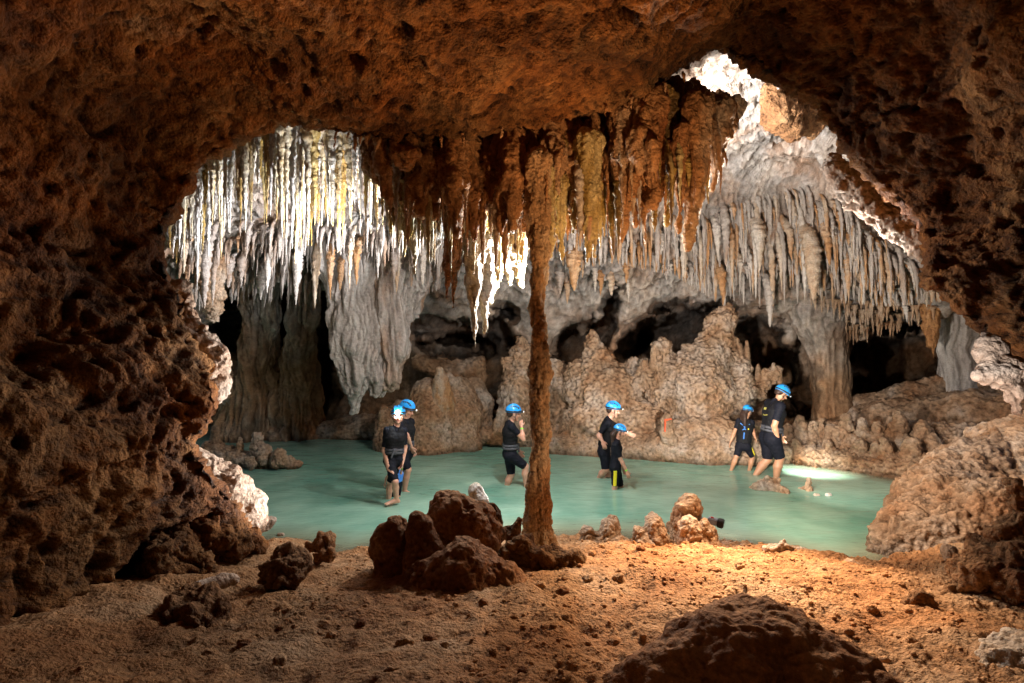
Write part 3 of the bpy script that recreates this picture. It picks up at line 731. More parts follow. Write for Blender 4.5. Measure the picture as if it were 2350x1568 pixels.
# right side
rock('flowstone_slope', 0.017, 'knob', 1.05, [
    [(2040, 1290, 6.2, 46), (2100, 1250, 6.4, 90), (2170, 1190, 6.8, 110), (2250, 1120, 7.2, 110), (2330, 1080, 7.4, 110), (2420, 1060, 7.4, 120)],
    [(2110, 1160, 7.3, 44), (2150, 1110, 7.5, 46), (2215, 1080, 7.7, 40)], [(2150, 1260, 6.2, 90), (2300, 1220, 6.2, 110), (2420, 1200, 6.2, 110)]], M['backwarm'], 0.12, sseed=31,
    label='large rounded tan flowstone slope filling the right shore', category='flowstone')
rock('boulder', 0.014, 'knob', 0.8, [[(2062, 1166, 7.3, 16), (2062, 1158, 7.3, 15)]], M['backwarm'], 0.03, sseed=32, label='round tan knob at the left foot of the right flowstone slope', category='rock')
rock('stalagmite', 0.013, 'smooth', 0.7, [[(2182, 1290, 5.1, 22), (2180, 1270, 5.1, 18)]], M['backwarm'], 0.03, sseed=33, label='rounded pale stub stalagmite on the floor below the right flowstone slope', category='stalagmite')
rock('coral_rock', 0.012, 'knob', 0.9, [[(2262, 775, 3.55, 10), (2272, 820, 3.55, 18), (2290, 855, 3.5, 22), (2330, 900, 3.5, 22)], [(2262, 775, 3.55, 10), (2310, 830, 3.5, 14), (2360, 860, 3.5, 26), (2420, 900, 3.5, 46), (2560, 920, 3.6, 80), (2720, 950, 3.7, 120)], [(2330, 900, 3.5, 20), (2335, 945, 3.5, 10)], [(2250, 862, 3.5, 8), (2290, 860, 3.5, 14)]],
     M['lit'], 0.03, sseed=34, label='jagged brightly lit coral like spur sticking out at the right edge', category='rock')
rock('crusted_rock', 0.015, 'knob', 1.2, [[(2180, 1370, 4.2, 24), (2230, 1340, 4.2, 44), (2300, 1320, 4.1, 60), (2400, 1330, 4.0, 80)], [(2225, 1300, 4.3, 26), (2260, 1270, 4.3, 30), (2330, 1230, 4.2, 46)], [(2330, 1120, 4.2, 20), (2350, 1180, 4.2, 30)]],
     M['dark'], 0.05, sseed=35, label='dark brown crusted rock heap at the right edge of the floor', category='rock')
rock('crusted_rock', 0.013, 'knob', 0.9, [[(2085, 1385, 3.9, 12), (2112, 1375, 3.9, 20)], [(2135, 1385, 3.9, 14), (2120, 1390, 3.9, 16)]], M['dark'], 0.04, sseed=36, label='small dark crusted rock left of the right edge heap', category='rock')
rock('crusted_rock', 0.010, 'knob', 0.9, [[(2240, 1530, 3.1, 24), (2290, 1510, 3.1, 34), (2350, 1500, 3.1, 50)], [(2380, 1530, 3.0, 60), (2230, 1560, 3.0, 30)]], M['cream'], 0.05, sseed=37, label='grey white pebbly crust at the lower right corner', category='rock')
rock('crusted_rock', 0.013, 'knob', 0.9, [[(1920, 1300, 5.2, 10), (1950, 1302, 5.2, 16), (1985, 1312, 5.1, 14)]], M['backwarm'], 0.04, sseed=38, label='low flat rock at the water edge left of the right slope', category='rock')
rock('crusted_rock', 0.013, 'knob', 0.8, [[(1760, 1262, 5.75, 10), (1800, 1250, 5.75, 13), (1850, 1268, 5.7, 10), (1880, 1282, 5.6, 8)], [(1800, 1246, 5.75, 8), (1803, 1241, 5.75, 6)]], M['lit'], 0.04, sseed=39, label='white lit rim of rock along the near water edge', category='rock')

# big dark mound at the bottom
rock('soil_mound', 0.011, 'knob', 0.6, [[(1740, 1462, 3.0, 66), (1800, 1495, 2.9, 84), (1890, 1570, 2.75, 104), (1950, 1650, 2.6, 130)], [(1740, 1462, 3.0, 66), (1640, 1530, 2.9, 80), (1530, 1590, 2.8, 84), (1400, 1660, 2.7, 90)], [(1700, 1590, 2.8, 160), (1750, 1690, 2.7, 190)]], M['fore'], 0.16, sseed=40, label='big dark brown mound of crumbly soil and rock in the foreground', category='mound')

# foreground brown stalagmite cluster
rock('stalagmite', 0.011, 'smooth', 1.0, [[(905, 1310, 4.75, 44), (903, 1255, 4.75, 44), (908, 1218, 4.75, 34), (912, 1200, 4.75, 24)]], M['fore'], 0.04, sseed=41, label='squat rounded brown stalagmite at the left end of the boulder cluster', category='stalagmite')
rock('stalagmite', 0.011, 'smooth', 1.0, [[(985, 1320, 4.65, 62), (975, 1265, 4.65, 46), (966, 1215, 4.65, 30), (965, 1196, 4.65, 20)]], M['fore'], 0.04, sseed=42, label='brown cone stalagmite between the squat left one and the big boulder', category='stalagmite')
rock('boulder', 0.011, 'smooth', 1.2, [[(1040, 1190, 5.1, 56), (1085, 1210, 5.1, 60), (1110, 1240, 5.0, 36)], [(1025, 1165, 5.15, 26), (1070, 1175, 5.15, 30)]], M['fore'], 0.05, sseed=43, label='largest rounded brown boulder on top of the cluster left of the column', category='boulder')
rock('stalagmite', 0.011, 'smooth', 0.9, [[(1135, 1230, 5.2, 26), (1132, 1185, 5.2, 20), (1130, 1168, 5.2, 16)]], M['arch'], 0.03, sseed=44, label='short orange brown stub behind the right of the largest boulder', category='stalagmite')
rock('boulder', 0.012, 'smooth', 1.3, [[(990, 1340, 4.4, 64), (1070, 1330, 4.35, 76), (1150, 1335, 4.4, 50), (1190, 1330, 4.5, 24)], [(1070, 1290, 4.35, 40), (1078, 1262, 4.35, 20)]], M['fore'], 0.06, sseed=45, label='wide low brown mound with a nipple like tip at the front of the cluster', category='boulder')
rock('boulder', 0.012, 'knob', 0.8, [[(1165, 1270, 4.9, 26), (1200, 1265, 4.9, 30), (1215, 1240, 5.0, 16)], [(1240, 1290, 4.9, 40), (1310, 1290, 4.9, 24)]], M['arch'], 0.04, sseed=46, label='lumpy tan rocks at the foot of the thin column', category='rock')
rock('stalagmite', 0.01, 'smooth', 0.7, [[(1178, 1228, 5.4, 20), (1186, 1205, 5.4, 11), (1190, 1196, 5.4, 9)], [(1165, 1215, 5.4, 10), (1170, 1208, 5.4, 8)]], M['arch'], 0.02, sseed=47, label='small orange nub just left of the foot of the column', category='stalagmite')
rock('stalagmite', 0.01, 'smooth', 0.6, [[(1112, 1190, 6.3, 26), (1100, 1150, 6.3, 23), (1092, 1128, 6.3, 18)]], M['white'], 0.03, sseed=48, label='bright white rounded stalagmite behind the largest brown boulder', category='stalagmite')
# left floor rocks
rock('crusted_rock', 0.011, 'knob', 1.1, [[(615, 1320, 4.3, 26), (650, 1305, 4.35, 44), (675, 1290, 4.4, 30)], [(640, 1335, 4.2, 22), (670, 1325, 4.25, 22)]], M['dark'], 0.04, sseed=49, label='dark clustered knobbly rock on the left floor', category='rock')
rock('crusted_rock', 0.011, 'knob', 0.8, [[(742, 1255, 5.2, 24), (745, 1242, 5.2, 22)], [(715, 1258, 5.2, 14), (700, 1252, 5.2, 10)], [(755, 1275, 5.1, 20), (735, 1278, 5.1, 18), (772, 1280, 5.1, 8)]], M['fore'], 0.03, sseed=50, label='round brown knob on a ragged base at the left water edge', category='rock')
rock('crusted_rock', 0.012, 'knob', 1.0, [[(430, 1400, 3.8, 50), (500, 1410, 3.7, 36)], [(400, 1440, 3.6, 50), (470, 1450, 3.5, 40)]], M['dark'], 0.06, sseed=51, label='low dark crusted rocks at the foot of the left wall', category='rock')
rock('crusted_rock', 0.014, 'knob', 1.2, [[(470, 1240, 4.9, 60), (520, 1250, 5.0, 50), (575, 1248, 5.2, 26)], [(400, 1300, 4.5, 80), (460, 1310, 4.5, 40)]], M['arch'], 0.06, sseed=52, label='ragged brown rocks where the left wall meets the floor by the lit boulder', category='rock')
rock('flat_stone', 0.010, 'smooth', 0.6, [[(455, 1348, 3.95, 8), (510, 1336, 4.05, 9), (540, 1330, 4.1, 5)]], M['lit'], 0.02, sseed=53, label='thin flat pale stone crust lying by the left wall', category='rock')
rock('flat_stone', 0.010, 'smooth', 0.6, [[(420, 1378, 3.8, 8), (480, 1368, 3.85, 10), (520, 1372, 3.85, 6)]], M['lit'], 0.02, sseed=54, label='second flat pale stone crust nearer the camera by the left wall', category='rock')

# shore stalagmites with the flash unit
SS = [('lumpy tan stalagmite with a dazzling lit right flank, first right of the column', [[(1355, 1245, 6.3, 22), (1352, 1228, 6.3, 17)], [(1395, 1250, 6.25, 30), (1398, 1215, 6.3, 20), (1405, 1190, 6.35, 11)], [(1428, 1252, 6.2, 16), (1420, 1240, 6.2, 13)]]),
      ('tan stalagmite pair, the taller with a white lit rim, second right of the column', [[(1475, 1250, 6.3, 24), (1468, 1222, 6.3, 14)], [(1505, 1240, 6.35, 24), (1500, 1205, 6.35, 19), (1497, 1190, 6.4, 12)]]),
      ('tallest shore stalagmite, rounded tan head with a white glowing back', [[(1574, 1235, 6.4, 26), (1574, 1195, 6.4, 24), (1580, 1165, 6.4, 24), (1582, 1160, 6.4, 20)], [(1550, 1215, 6.6, 14), (1560, 1200, 6.6, 12)]]),
      ('short round tan stub in front of the tallest shore stalagmite', [[(1584, 1238, 6.1, 22), (1583, 1212, 6.1, 19), (1583, 1202, 6.1, 13)]]),
      ('small tan stub with a flat top right of the tallest shore stalagmite', [[(1624, 1245, 6.2, 16), (1620, 1215, 6.2, 14), (1618, 1204, 6.2, 10)], [(1638, 1240, 6.3, 8), (1634, 1218, 6.3, 7)]])]
for i, (lab, chs) in enumerate(SS):
    chs = [[(x_, y_, z_ - 0.12, r_ * 1.22) for x_, y_, z_, r_ in ch_] for ch_ in chs]
    rock('stalagmite', 0.010, 'knob', 0.65, chs, M['backwarm'], 0.03, sseed=60 + i, label=lab, category='stalagmite')
rock('stone', 0.010, 'smooth', 0.5, [[(1300, 1238, 6.5, 10), (1340, 1240, 6.5, 8)]], M['white'], 0.02, label='bright white lit stone rim at the water right of the column', category='rock')
rock('stone', 0.010, 'knob', 0.6, [[(1467, 1255, 6.0, 10), (1466, 1248, 6.0, 9)]], M['backwarm'], 0.02, label='small round stone before the second shore stalagmites', category='rock')

# remote flash unit strapped on the stalagmite
def box_bm(sx, sy, sz, bev=0.006):
    import bmesh
    bm = bmesh.new(); bmesh.ops.create_cube(bm, size=1)
    bmesh.ops.scale(bm, vec=(sx, sy, sz), verts=bm.verts)
    if bev: bmesh.ops.bevel(bm, geom=bm.edges[:], offset=bev, segments=2, affect='EDGES')
    return bm
def simple_mat(name, col, rough=0.5, metal=0, emit=None, es=0, bumpy=0):
    m, nt, N, L, B = newmat(name)
    g = N.new('ShaderNodeNewGeometry')
    c = mixc(nt, 1.0, (*col,), ramp(nt, noise(nt, g.outputs['Position'], 35, 4), [(0.3, (0.8,) * 3), (0.7, (1.1,) * 3)]), 'MULTIPLY')
    L.new(c, B.inputs['Base Color']); B.inputs['Roughness'].default_value = rough; B.inputs['Metallic'].default_value = metal
    if emit: B.inputs['Emission Color'].default_value = (*emit, 1); B.inputs['Emission Strength'].default_value = es
    if bumpy:
        b = N.new('ShaderNodeBump'); b.inputs['Strength'].default_value = bumpy; b.inputs['Distance'].default_value = 0.01
        L.new(noise(nt, g.outputs['Position'], 22, 3), b.inputs['Height']); L.new(b.outputs[0], B.inputs['Normal'])
    return m
M['blackplastic'] = simple_mat('black_plastic', (0.02, 0.02, 0.022), 0.35)
M['greyplastic'] = simple_mat('grey_plastic', (0.35, 0.36, 0.38), 0.4)
M['redplastic'] = simple_mat('red_plastic', (0.6, 0.03, 0.03), 0.4)
def bm_obj(name, bm, mat, parent=None, loc=(0, 0, 0), rot=(0, 0, 0), smooth=False, **tags):
    me = bpy.data.meshes.new(name); bm.to_mesh(me); bm.free()
    if smooth: me.polygons.foreach_set('use_smooth', [True] * len(me.polygons))
    if mat: me.materials.append(mat)
    o = bpy.data.objects.new(name, me); COL.objects.link(o)
    o.location = loc; o.rotation_euler = rot
    if parent: o.parent = parent
    for k, v in tags.items(): o[k] = v
    return o
def empty(name, loc, rot=(0, 0, 0), **tags):
    o = bpy.data.objects.new(name, None); COL.objects.link(o); o.empty_display_size = 0.1
    o.location = [float(c) for c in loc]; o.rotation_euler = rot
    for k, v in tags.items():
        if v is not None: o[k] = v
    return o
fl = empty('flash_unit', P(1636, 1196, 6.45), (0.1, 0.15, -0.5), label='small black and grey flash unit mounted on the tallest shore stalagmite', category='camera flash')
bm_obj('housing', box_bm(0.11, 0.07, 0.075, 0.01), M['greyplastic'], fl)
bm_obj('flash_head', box_bm(0.07, 0.09, 0.085, 0.008), M['blackplastic'], fl, (0.085, 0, 0))
bm_obj('button', box_bm(0.035, 0.02, 0.015, 0.004), M['redplastic'], fl, (-0.01, -0.01, 0.043))
bm_obj('mounting_foot', box_bm(0.05, 0.03, 0.08, 0.006), M['blackplastic'], fl, (-0.02, 0.0, -0.07))
bm_obj('clamp_arm', box_bm(0.16, 0.02, 0.02, 0.004), M['greyplastic'], fl, (-0.12, 0.02, -0.01))

# ================================================================== STALACTITES
def lathe_stal(name, top, L_, r0, mat, rows=46, seg=12, seed=0, amp=1.0, flat=1.0, wall=0.0, **tags):
    rg = np.random.default_rng(seed)
    s = np.linspace(0, 1, rows)
    pw = rg.uniform(0.55, 1.1)
    r = r0 * ((1 - s) ** pw * 0.93 + 0.07 * (1 - s) ** .3) 
    if wall: r = r * (0.3 + 0.7 * np.clip(s / 0.35, 0, 1) ** 0.7)
    else: r = r + r0 * 1.1 * np.exp(-s * 14)
    ph = rg.uniform(0, 100)
    zz = -s * L_
    a = np.linspace(0, 2 * math.pi, seg, endpoint=False)
    bx = np.cumsum(rg.normal(0, 0.0018, rows)); by = np.cumsum(rg.normal(0, 0.0018, rows)) + wall * np.exp(-s * 4.5)
    rr = r[:, None] * (1 + 0 * a[None])
    Xl = np.cos(a)[None] * rr; Yl = np.sin(a)[None] * rr
    ps = np.stack([Xl * 1.0, Yl, np.repeat(zz[:, None], seg, 1)], -1).reshape(-1, 3) + ph
    n1 = perlin(ps * np.array([9, 9, 22.0])).reshape(rows, seg)
    n2 = perlin(ps * np.array([30, 30, 55.0]) + 5).reshape(rows, seg)
    n3 = perlin(np.stack([ph + 0 * zz, ph + 0 * zz, zz * 14], 1))[:, None]
    k = 1 + amp * (0.55 * n1 + 0.4 * n2 + 0.35 * n3)
    k = np.maximum(k, 0.25)
    V = np.stack([Xl * k + bx[:, None], Yl * k * flat + by[:, None], np.repeat(zz[:, None], seg, 1)], -1).reshape(-1, 3)
    tip = np.array([[bx[-1], by[-1], -L_ - r0 * 0.12]])
    Q = grid_faces(rows, seg, True)[:, ::-1]
    n = len(V); V = np.vstack([V, tip])
    l = (rows - 1) * seg + np.arange(seg)
    T = np.stack([l, np.full(seg, n), np.roll(l, -1)], 1)[:, ::-1]
    return V, Q, T

STUFF = {}
def hang(name, px, ytop, ybot, d, rpx, mat, seed, label, group, stuff=None, flat=1.0, amp=1.0, rows=46, seg=12, wall=0.0):
    top = P(px, ytop, d); L_ = (ybot - ytop) / F * d
    r = rpx / F * d
    V, Q, T = lathe_stal(name, top, L_, r, mat, seed=seed, flat=flat, amp=amp, rows=rows, seg=seg, wall=wall)
    if stuff is not None:
        b = STUFF.setdefault(stuff, [[], [], [], 0, mat])
        b[0].append(V + top); b[1].append(Q + b[3]); b[2].append(T + b[3]); b[3] += len(V)
        return
    me = mesh_np(name, V, Q, T)
    o = put(name, me, M[mat]); o.location = [float(c) for c in top]
    o['label'] = label; o['category'] = 'stalactite'; o['group'] = group
    return o

R = random.Random(21)
nst = 0
def I(pr, x): return float(np.interp(x, [a[0] for a in pr], [a[1] for a in pr]))
# R1: white stalactites in the left opening
top1 = [(385, 520), (410, 450), (450, 385), (530, 325), (640, 285), (700, 295), (880, 315)]
bot1 = [(385, 600), (420, 640), (455, 650), (480, 570), (520, 560), (600, 520), (680, 600), (740, 560), (800, 570), (880, 540)]
for i in range(95):
    row = i % 3
    px = 392 + (884 - 392) * ((i + R.uniform(-.5, .5)) / 95)
    yt = I(top1, px) + [5, 38, 80][row] + R.uniform(-8, 15)
    d = min(sheet_at(px, yt), 9.5)
    yb = I(bot1, px) - R.choice([0, 20, 50, 90, 130]) - R.uniform(0, 40) + (row == 0) * 10
    yb = max(yb, yt + 60)
    lg = (yb - yt)
    hang('stalactite', px, yt - 12, yb, d - 0.08, R.uniform(4.0, 8.5) * (0.8 + lg / 500), 'white' if R.random() < 0.8 else 'yellow', i, 'slender white stalactite hanging among many in the bright left opening', 'white stalactites in the left opening')
    nst += 1
for lab, px, yt, yb, r in (('longest white stalactite in the middle of the left opening', 680, 330, 608, 9), ('long white pointed stalactite near the left end of the bright opening', 507, 380, 598, 9),
                           ('second long white stalactite, just left of the pointed one', 478, 390, 590, 10), ('cream stalactite hanging lowest at the far left edge of the opening', 452, 470, 672, 9),
                           ('grey white ribbed stalactite right of the longest white one', 778, 330, 580, 10)):
    hang('stalactite', px, yt, yb, sheet_at(px, yt + 12) - 0.15, r, 'white', int(px), lab, None); nst += 1
# R1b: behind the left part of the curtain, yellow and white
bot1b = [(890, 540), (930, 600), (960, 620), (1000, 600), (1040, 690), (1075, 640), (1120, 700), (1160, 660), (1220, 660)]
for i in range(46):
    px = 888 + (1222 - 888) * ((i + R.uniform(-.5, .5)) / 46)
    yt = R.uniform(400, 490); d = R.uniform(6.3, 7.3)
    yb = I(bot1b, px) - R.choice([0, 20, 40, 80]) - R.uniform(0, 25)
    hang('stalactite', px, yt, max(yb, yt + 50), d, R.uniform(6, 11), R.choice(['yellow', 'white', 'white']), 200 + i, 'yellowish stalactite in the dense fringe under the left half of the brown curtain', 'fringe stalactites under the curtain')
    nst += 1
for k in range(230):
    px = R.uniform(885, 1222); yt = R.uniform(370, 500); yb = min(yt + R.uniform(50, 130), I(bot1b, px) - 5)
    if yb < yt + 25: continue
    hang('s', px, yt, yb, R.uniform(6.6, 7.6), R.uniform(3.5, 7), 'white' if k % 2 else 'yellow', 2300 + k, '', '', stuff='fringe_' + ('a' if k % 2 else 'b'), rows=26, seg=8)
# R2: slim drips on the front of the curtain
for i in range(42):
    px = 890 + (1680 - 890) * ((i + R.uniform(-.5, .5)) / 42)
    yt = I(prof_top, px) + R.uniform(50, 130); yb = I(prof_bot, px) + R.uniform(-60, 90)
    yb = max(yb, yt + 60)
    hang('stalactite', px, yt, yb, R.uniform(5.55, 5.95), R.uniform(4, 8), R.choice(['orange', 'orange', 'yellow', 'cream']) if px > 1250 else 'orange', 300 + i, 'small drip stalactite on the face of the brown curtain', 'drip stalactites on the curtain', wall=0.3)
    nst += 1
# pointed fringe along the lower edge of the curtain
for i in range(40):
    px = 885 + (1665 - 885) * ((i + R.uniform(-.5, .5)) / 40)
    bt = I(prof_bot, px); yt = bt - R.uniform(60, 150); yb = bt + R.uniform(25, 135)
    hang('stalactite', px, yt, yb, R.uniform(5.7, 6.2), R.uniform(9, 16), R.choice(['orange', 'yellow', 'yellow', 'cream']), 600 + i, 'pointed stalactite on the lower edge of the brown curtain', 'pointed fringe of the brown curtain', wall=0.2, amp=0.8)
    nst += 1
# little ones on the arch rim
for i, px in enumerate([770, 800, 812, 828, 838, 855, 868, 1010, 1060, 1150, 1390, 1450, 1525, 1570]):
    yt = I([(770, 300), (870, 318), (1010, 312), (1150, 296), (1390, 240), (1525, 190), (1570, 165)], px)
    hang('stalactite', px, yt - 8, yt + R.uniform(18, 45), 5.6, R.uniform(4, 7), 'orange', 380 + i, 'tiny dark stalactite on the rim of the arch', 'tiny stalactites on the arch rim', wall=0.06); nst += 1
# R3: far right curtain
bot3 = [(1290, 600), (1320, 665), (1350, 610), (1400, 600), (1550, 630), (1660, 700), (1700, 690), (1770, 745), (1850, 690), (1900, 690), (2050, 700), (2140, 690)]
top3 = [(1290, 480), (1400, 480), (1600, 470), (1700, 430), (1850, 400), (1950, 440), (2050, 530), (2140, 580)]
for i in range(48):
    px = 1288 + (2145 - 1288) * ((i + R.uniform(-.5, .5)) / 48)
    yt = I(top3, px) + R.uniform(0, 150); yb = I(bot3, px) - R.uniform(0, 1) ** 1.5 * 130
    yb = max(yb, yt + 70); yt = max(yt, yb - 220)
    d = sheet_at(px, yt + 30) - 0.22
    hang('stalactite', px, yt, yb, d, R.uniform(7, 14), R.choice(['cream', 'backflow', 'cream', 'cream']), 400 + i, 'pale stalactite in the long hanging band on the far right wall', 'far right band of stalactites', amp=0.8, wall=0.35); nst += 1
for k in range(620):
    px = R.uniform(1285, 2160); yt = I(top3, px) + R.uniform(10, 190); yb = yt + R.uniform(40, 130)
    yb = min(yb, I(bot3, px) + 5)
    if yb < yt + 25: continue
    d = sheet_at(px, yt) - 0.08
    hang('s', px, yt, yb, d, R.uniform(3.5, 9), 'backflow' if k % 3 else 'cream', 900 + k, '', '', stuff='right_' + ('a' if k % 3 else 'b'), rows=26, seg=8, wall=0.25)
SP = [('broad orange stained hanging boss on the far wall right of the column', 1320, 545, 668, 26, 'orange'), ('orange brown hanging spur above the rounded spire', 1660, 590, 702, 17, 'orange'),
      ('wide pale pointed drapery on the far right wall, largest of the band', 1868, 500, 690, 26, 'cream'), ('pale pointed drapery left of the largest one on the far right wall', 1745, 480, 622, 24, 'cream'),
      ('lowest grey stalactite of the far right band', 1768, 610, 752, 13, 'backflow')]
for lab, px, yt, yb, r, mt in SP:
    hang('stalactite', px, yt, yb, sheet_at(px, yt) - 0.35, r, mt, int(px), lab, None, amp=0.6, wall=0.45); nst += 1
# R4: far left grey fringe
bot4 = [(415, 650), (450, 700), (500, 730), (560, 690), (640, 700), (720, 720), (800, 700), (900, 700), (1000, 660), (1060, 620)]
for i in range(20):
    px = 415 + (1010 - 415) * ((i + R.uniform(-.5, .5)) / 20)
    yt = R.uniform(500, 580); yb = I(bot4, px) - R.uniform(0, 60)
    d = sheet_at(px, yt) - 0.30
    hang('stalactite', px, yt, yb, d, R.uniform(9, 17), R.choice(['backflow', 'backflow', 'cream']), 500 + i, 'thick grey stalactite in the shaded fringe on the far left wall', 'grey fringe on the far left wall', amp=0.8, wall=0.35); nst += 1
for k in range(360):
    px = R.uniform(410, 1060); yt = R.uniform(490, 650); yb = yt + R.uniform(30, 100)
    yb = min(yb, I(bot4, px) + 10)
    if yb < yt + 25: continue
    hang('s', px, yt, yb, min(sheet_at(px, yt) - 0.1, 11.6), R.uniform(4, 10), 'backflow', 1400 + k, '', '', stuff='left_a', rows=26, seg=8, wall=0.25)
# small stalactite fringe over the black hole
for k in range(120):
    px = R.uniform(1860, 2150); yt = I([(1860, 690), (1960, 760), (2050, 750), (2150, 700)], px) - R.uniform(0, 70); yb = yt + R.uniform(15, 40)
    hang('s', px, yt, yb, sheet_at(px, yt) - 0.1, R.uniform(3, 6), 'backwarm', 1900 + k, '', '', stuff='hole', rows=16, seg=7)
for k, (vs, qs, ts, n, mat) in STUFF.items():
    lab = {'right_a': 'dense mass of small grey stalactites between the larger ones on the far right wall', 'right_b': 'dense mass of small cream stalactites on the far right wall',
           'fringe_a': 'dense mass of thin white stalactites behind the left half of the brown curtain', 'fringe_b': 'dense mass of thin yellow stalactites behind the left half of the brown curtain',
           'left_a': 'dense mass of small grey stalactites covering the far left wall', 'hole': 'fine fringe of tiny tan stalactites over the black cave hole'}[k]
    put('small_stalactites', mesh_np('small_stalactites', np.vstack(vs), np.vstack(qs), np.vstack(ts)), M[mat], kind='stuff', label=lab, category='stalactites')
print('individual stalactites', nst)

# ================================================================== LOOSE STONES
def pebble(rg, r):
    import bmesh
    bm = bmesh.new(); bmesh.ops.create_icosphere(bm, subdivisions=3, radius=1)
    V = np.array([v.co[:] for v in bm.verts]); T = np.array([[v.index for v in f.verts] for f in bm.faces]); bm.free()
    o = rg.uniform(0, 200)
    k = 1 + 0.45 * perlin(V * 1.3 + o) + 0.22 * perlin(V * 3 + o) + 0.25 * (0.5 - worley(V, 1.8, o)) + 0.1 * perlin(V * 6 + o)
    V = V * k[:, None] * np.array([1, rg.uniform(.7, 1), rg.uniform(.5, .8)]) * r
    return V, T
R = random.Random(9); rg = np.random.default_rng(4)
SPOT = [(1110, 1385), (1030, 1375), (1045, 1390), (650, 1400), (985, 1470), (1020, 1480), (930, 1475), (1410, 1475), (1435, 1270), (1395, 1268), (1360, 1272), (1450, 1300), (1480, 1290), (1240, 1345), (1215, 1360),
        (1530, 1255), (1620, 1270), (1790, 1280), (1700, 1300), (1380, 1255), (1330, 1300), (1420, 1330), (2000, 1400), (2060, 1340), (1540, 1330), (1180, 1420), (1250, 1440), (760, 1460), (830, 1430), (900, 1540), (1080, 1540), (1300, 1420), (2150, 1450), (2090, 1470),
        (1560, 1290), (1640, 1310), (1470, 1260), (1500, 1270), (1410, 1300), (1350, 1330), (1290, 1360), (1900, 1330), (1850, 1350), (2200, 1430), (560, 1480), (640, 1520), (480, 1500), (1130, 1500), (1200, 1540)]
for i, (px, py) in enumerate(SPOT):
    # march the view ray to the floor
    d = 2.0
    while d < 7.5:
        p = P(px, py, d)
        if p[2] <= floor_z(p[0], p[1]): break
        d += 0.01
    r = R.uniform(0.025, 0.055)
    V, T = pebble(rg, r)
    me = mesh_np('loose_stone', V, None, T)
    o = put('loose_stone', me, M['fore' if i % 4 == 0 else 'sand']); o.location = (float(p[0]), float(p[1]), float(p[2]) + r * 0.05)
    o.rotation_euler = (0, 0, R.uniform(0, 6))
    o['label'] = 'loose brown stone lying on the sandy cave floor'; o['category'] = 'stone'; o['group'] = 'loose stones on the floor'
# gravel
vs, ts, n = [], [], 0
protos = [pebble(rg, 1.0) for _ in range(5)]
import bmesh
lows = []
for _ in range(8):
    bm = bmesh.new(); bmesh.ops.create_icosphere(bm, subdivisions=2, radius=1)
    V = np.array([v.co[:] for v in bm.verts]); T = np.array([[v.index for v in f.verts] for f in bm.faces]); bm.free()
    o_ = rg.uniform(0, 99); k = 1 + 0.5 * perlin(V * 1.4 + o_) + 0.3 * perlin(V * 3.1 + o_)
    lows.append((V * k[:, None] * [1, .85, .65], T))
cnt = 0
while cnt < 6500:
    x_ = rg.uniform(-2.6, 4.2); y_ = rg.uniform(2.0, 6.6)
    dens = 0.35 + 0.9 * float(perlin(np.array([[x_ * .9, y_ * .9, 3.3]]))[0]) + max(0, min(.5, (x_ + .3) * .3))
    if rg.uniform() > dens: continue
    if y_ > np.interp(x_, SH[:, 0], SH[:, 1]) - 0.15: continue
    r = 0.004 + 0.013 * rg.uniform() ** 3 + (0.018 * rg.uniform() if rg.uniform() < 0.10 else 0)
    V, T = lows[cnt % 8]
    a = rg.uniform(0, 6.28); c_, s_2 = math.cos(a), math.sin(a)
    Rm = np.array([[c_, -s_2, 0], [s_2, c_, 0], [0, 0, 1]])
    vs.append((V @ Rm.T) * r + [x_, y_, floor_z(x_, y_) + r * 0.15]); ts.append(T + n); n += len(V); cnt += 1
put('gravel', mesh_np('gravel', np.vstack(vs), None, np.vstack(ts)), M['sand'], kind='stuff', label='crumbs and gravel scattered over the sandy floor', category='gravel')
# ================================================================== PEOPLE
def skin_mat(name, c):
    m, nt, N, L, B = newmat(name)
    g = N.new('ShaderNodeNewGeometry')
    col = ramp(nt, noise(nt, g.outputs['Position'], 14, 4), [(0.3, tuple(v * .82 for v in c)), (0.7, c)])
    L.new(col, B.inputs['Base Color']); B.inputs['Roughness'].default_value = 0.45
    B.inputs['Subsurface Weight'].default_value = 0.08; B.inputs['Subsurface Radius'].default_value = (0.02, 0.008, 0.004)
    return m
M['skin'] = skin_mat('light_skin', (0.62, 0.33, 0.23))
M['skin_tan'] = skin_mat('tanned_skin', (0.50, 0.26, 0.15))
M['wetsuit'] = simple_mat('black_neoprene', (0.006, 0.007, 0.013), 0.75, bumpy=0.25)
M['vest'] = simple_mat('black_vest_fabric', (0.007, 0.007, 0.009), 0.75, bumpy=0.3)
M['webbing'] = simple_mat('grey_webbing', (0.075, 0.077, 0.09), 0.7)
M['helmet'] = simple_mat('blue_helmet_plastic', (0.02, 0.30, 0.78), 0.22)
M['hair'] = simple_mat('dark_brown_hair', (0.035, 0.016, 0.010), 0.55, bumpy=0.6)
M['greenband'] = simple_mat('neon_green_band', (0.25, 0.85, 0.05), 0.4)
M['yellow_fabric'] = simple_mat('yellow_fabric', (0.85, 0.72, 0.02), 0.6)
M['bluestrap'] = simple_mat('blue_webbing', (0.05, 0.22, 0.68), 0.6)
M['gold'] = simple_mat('olive_gold_print', (0.30, 0.27, 0.06), 0.6)
M['eyedark'] = simple_mat('dark_eye', (0.02, 0.012, 0.01), 0.2)
M['lip'] = simple_mat('lip_skin', (0.50, 0.17, 0.14), 0.45)
M['lens_off'] = simple_mat('clear_lamp_lens', (0.75, 0.78, 0.8), 0.1, emit=(1, 1, 1), es=1.2)
M['lens_on'] = simple_mat('lit_lamp_lens', (1, 1, 1), 0.1, emit=(0.85, 0.97, 1), es=500)

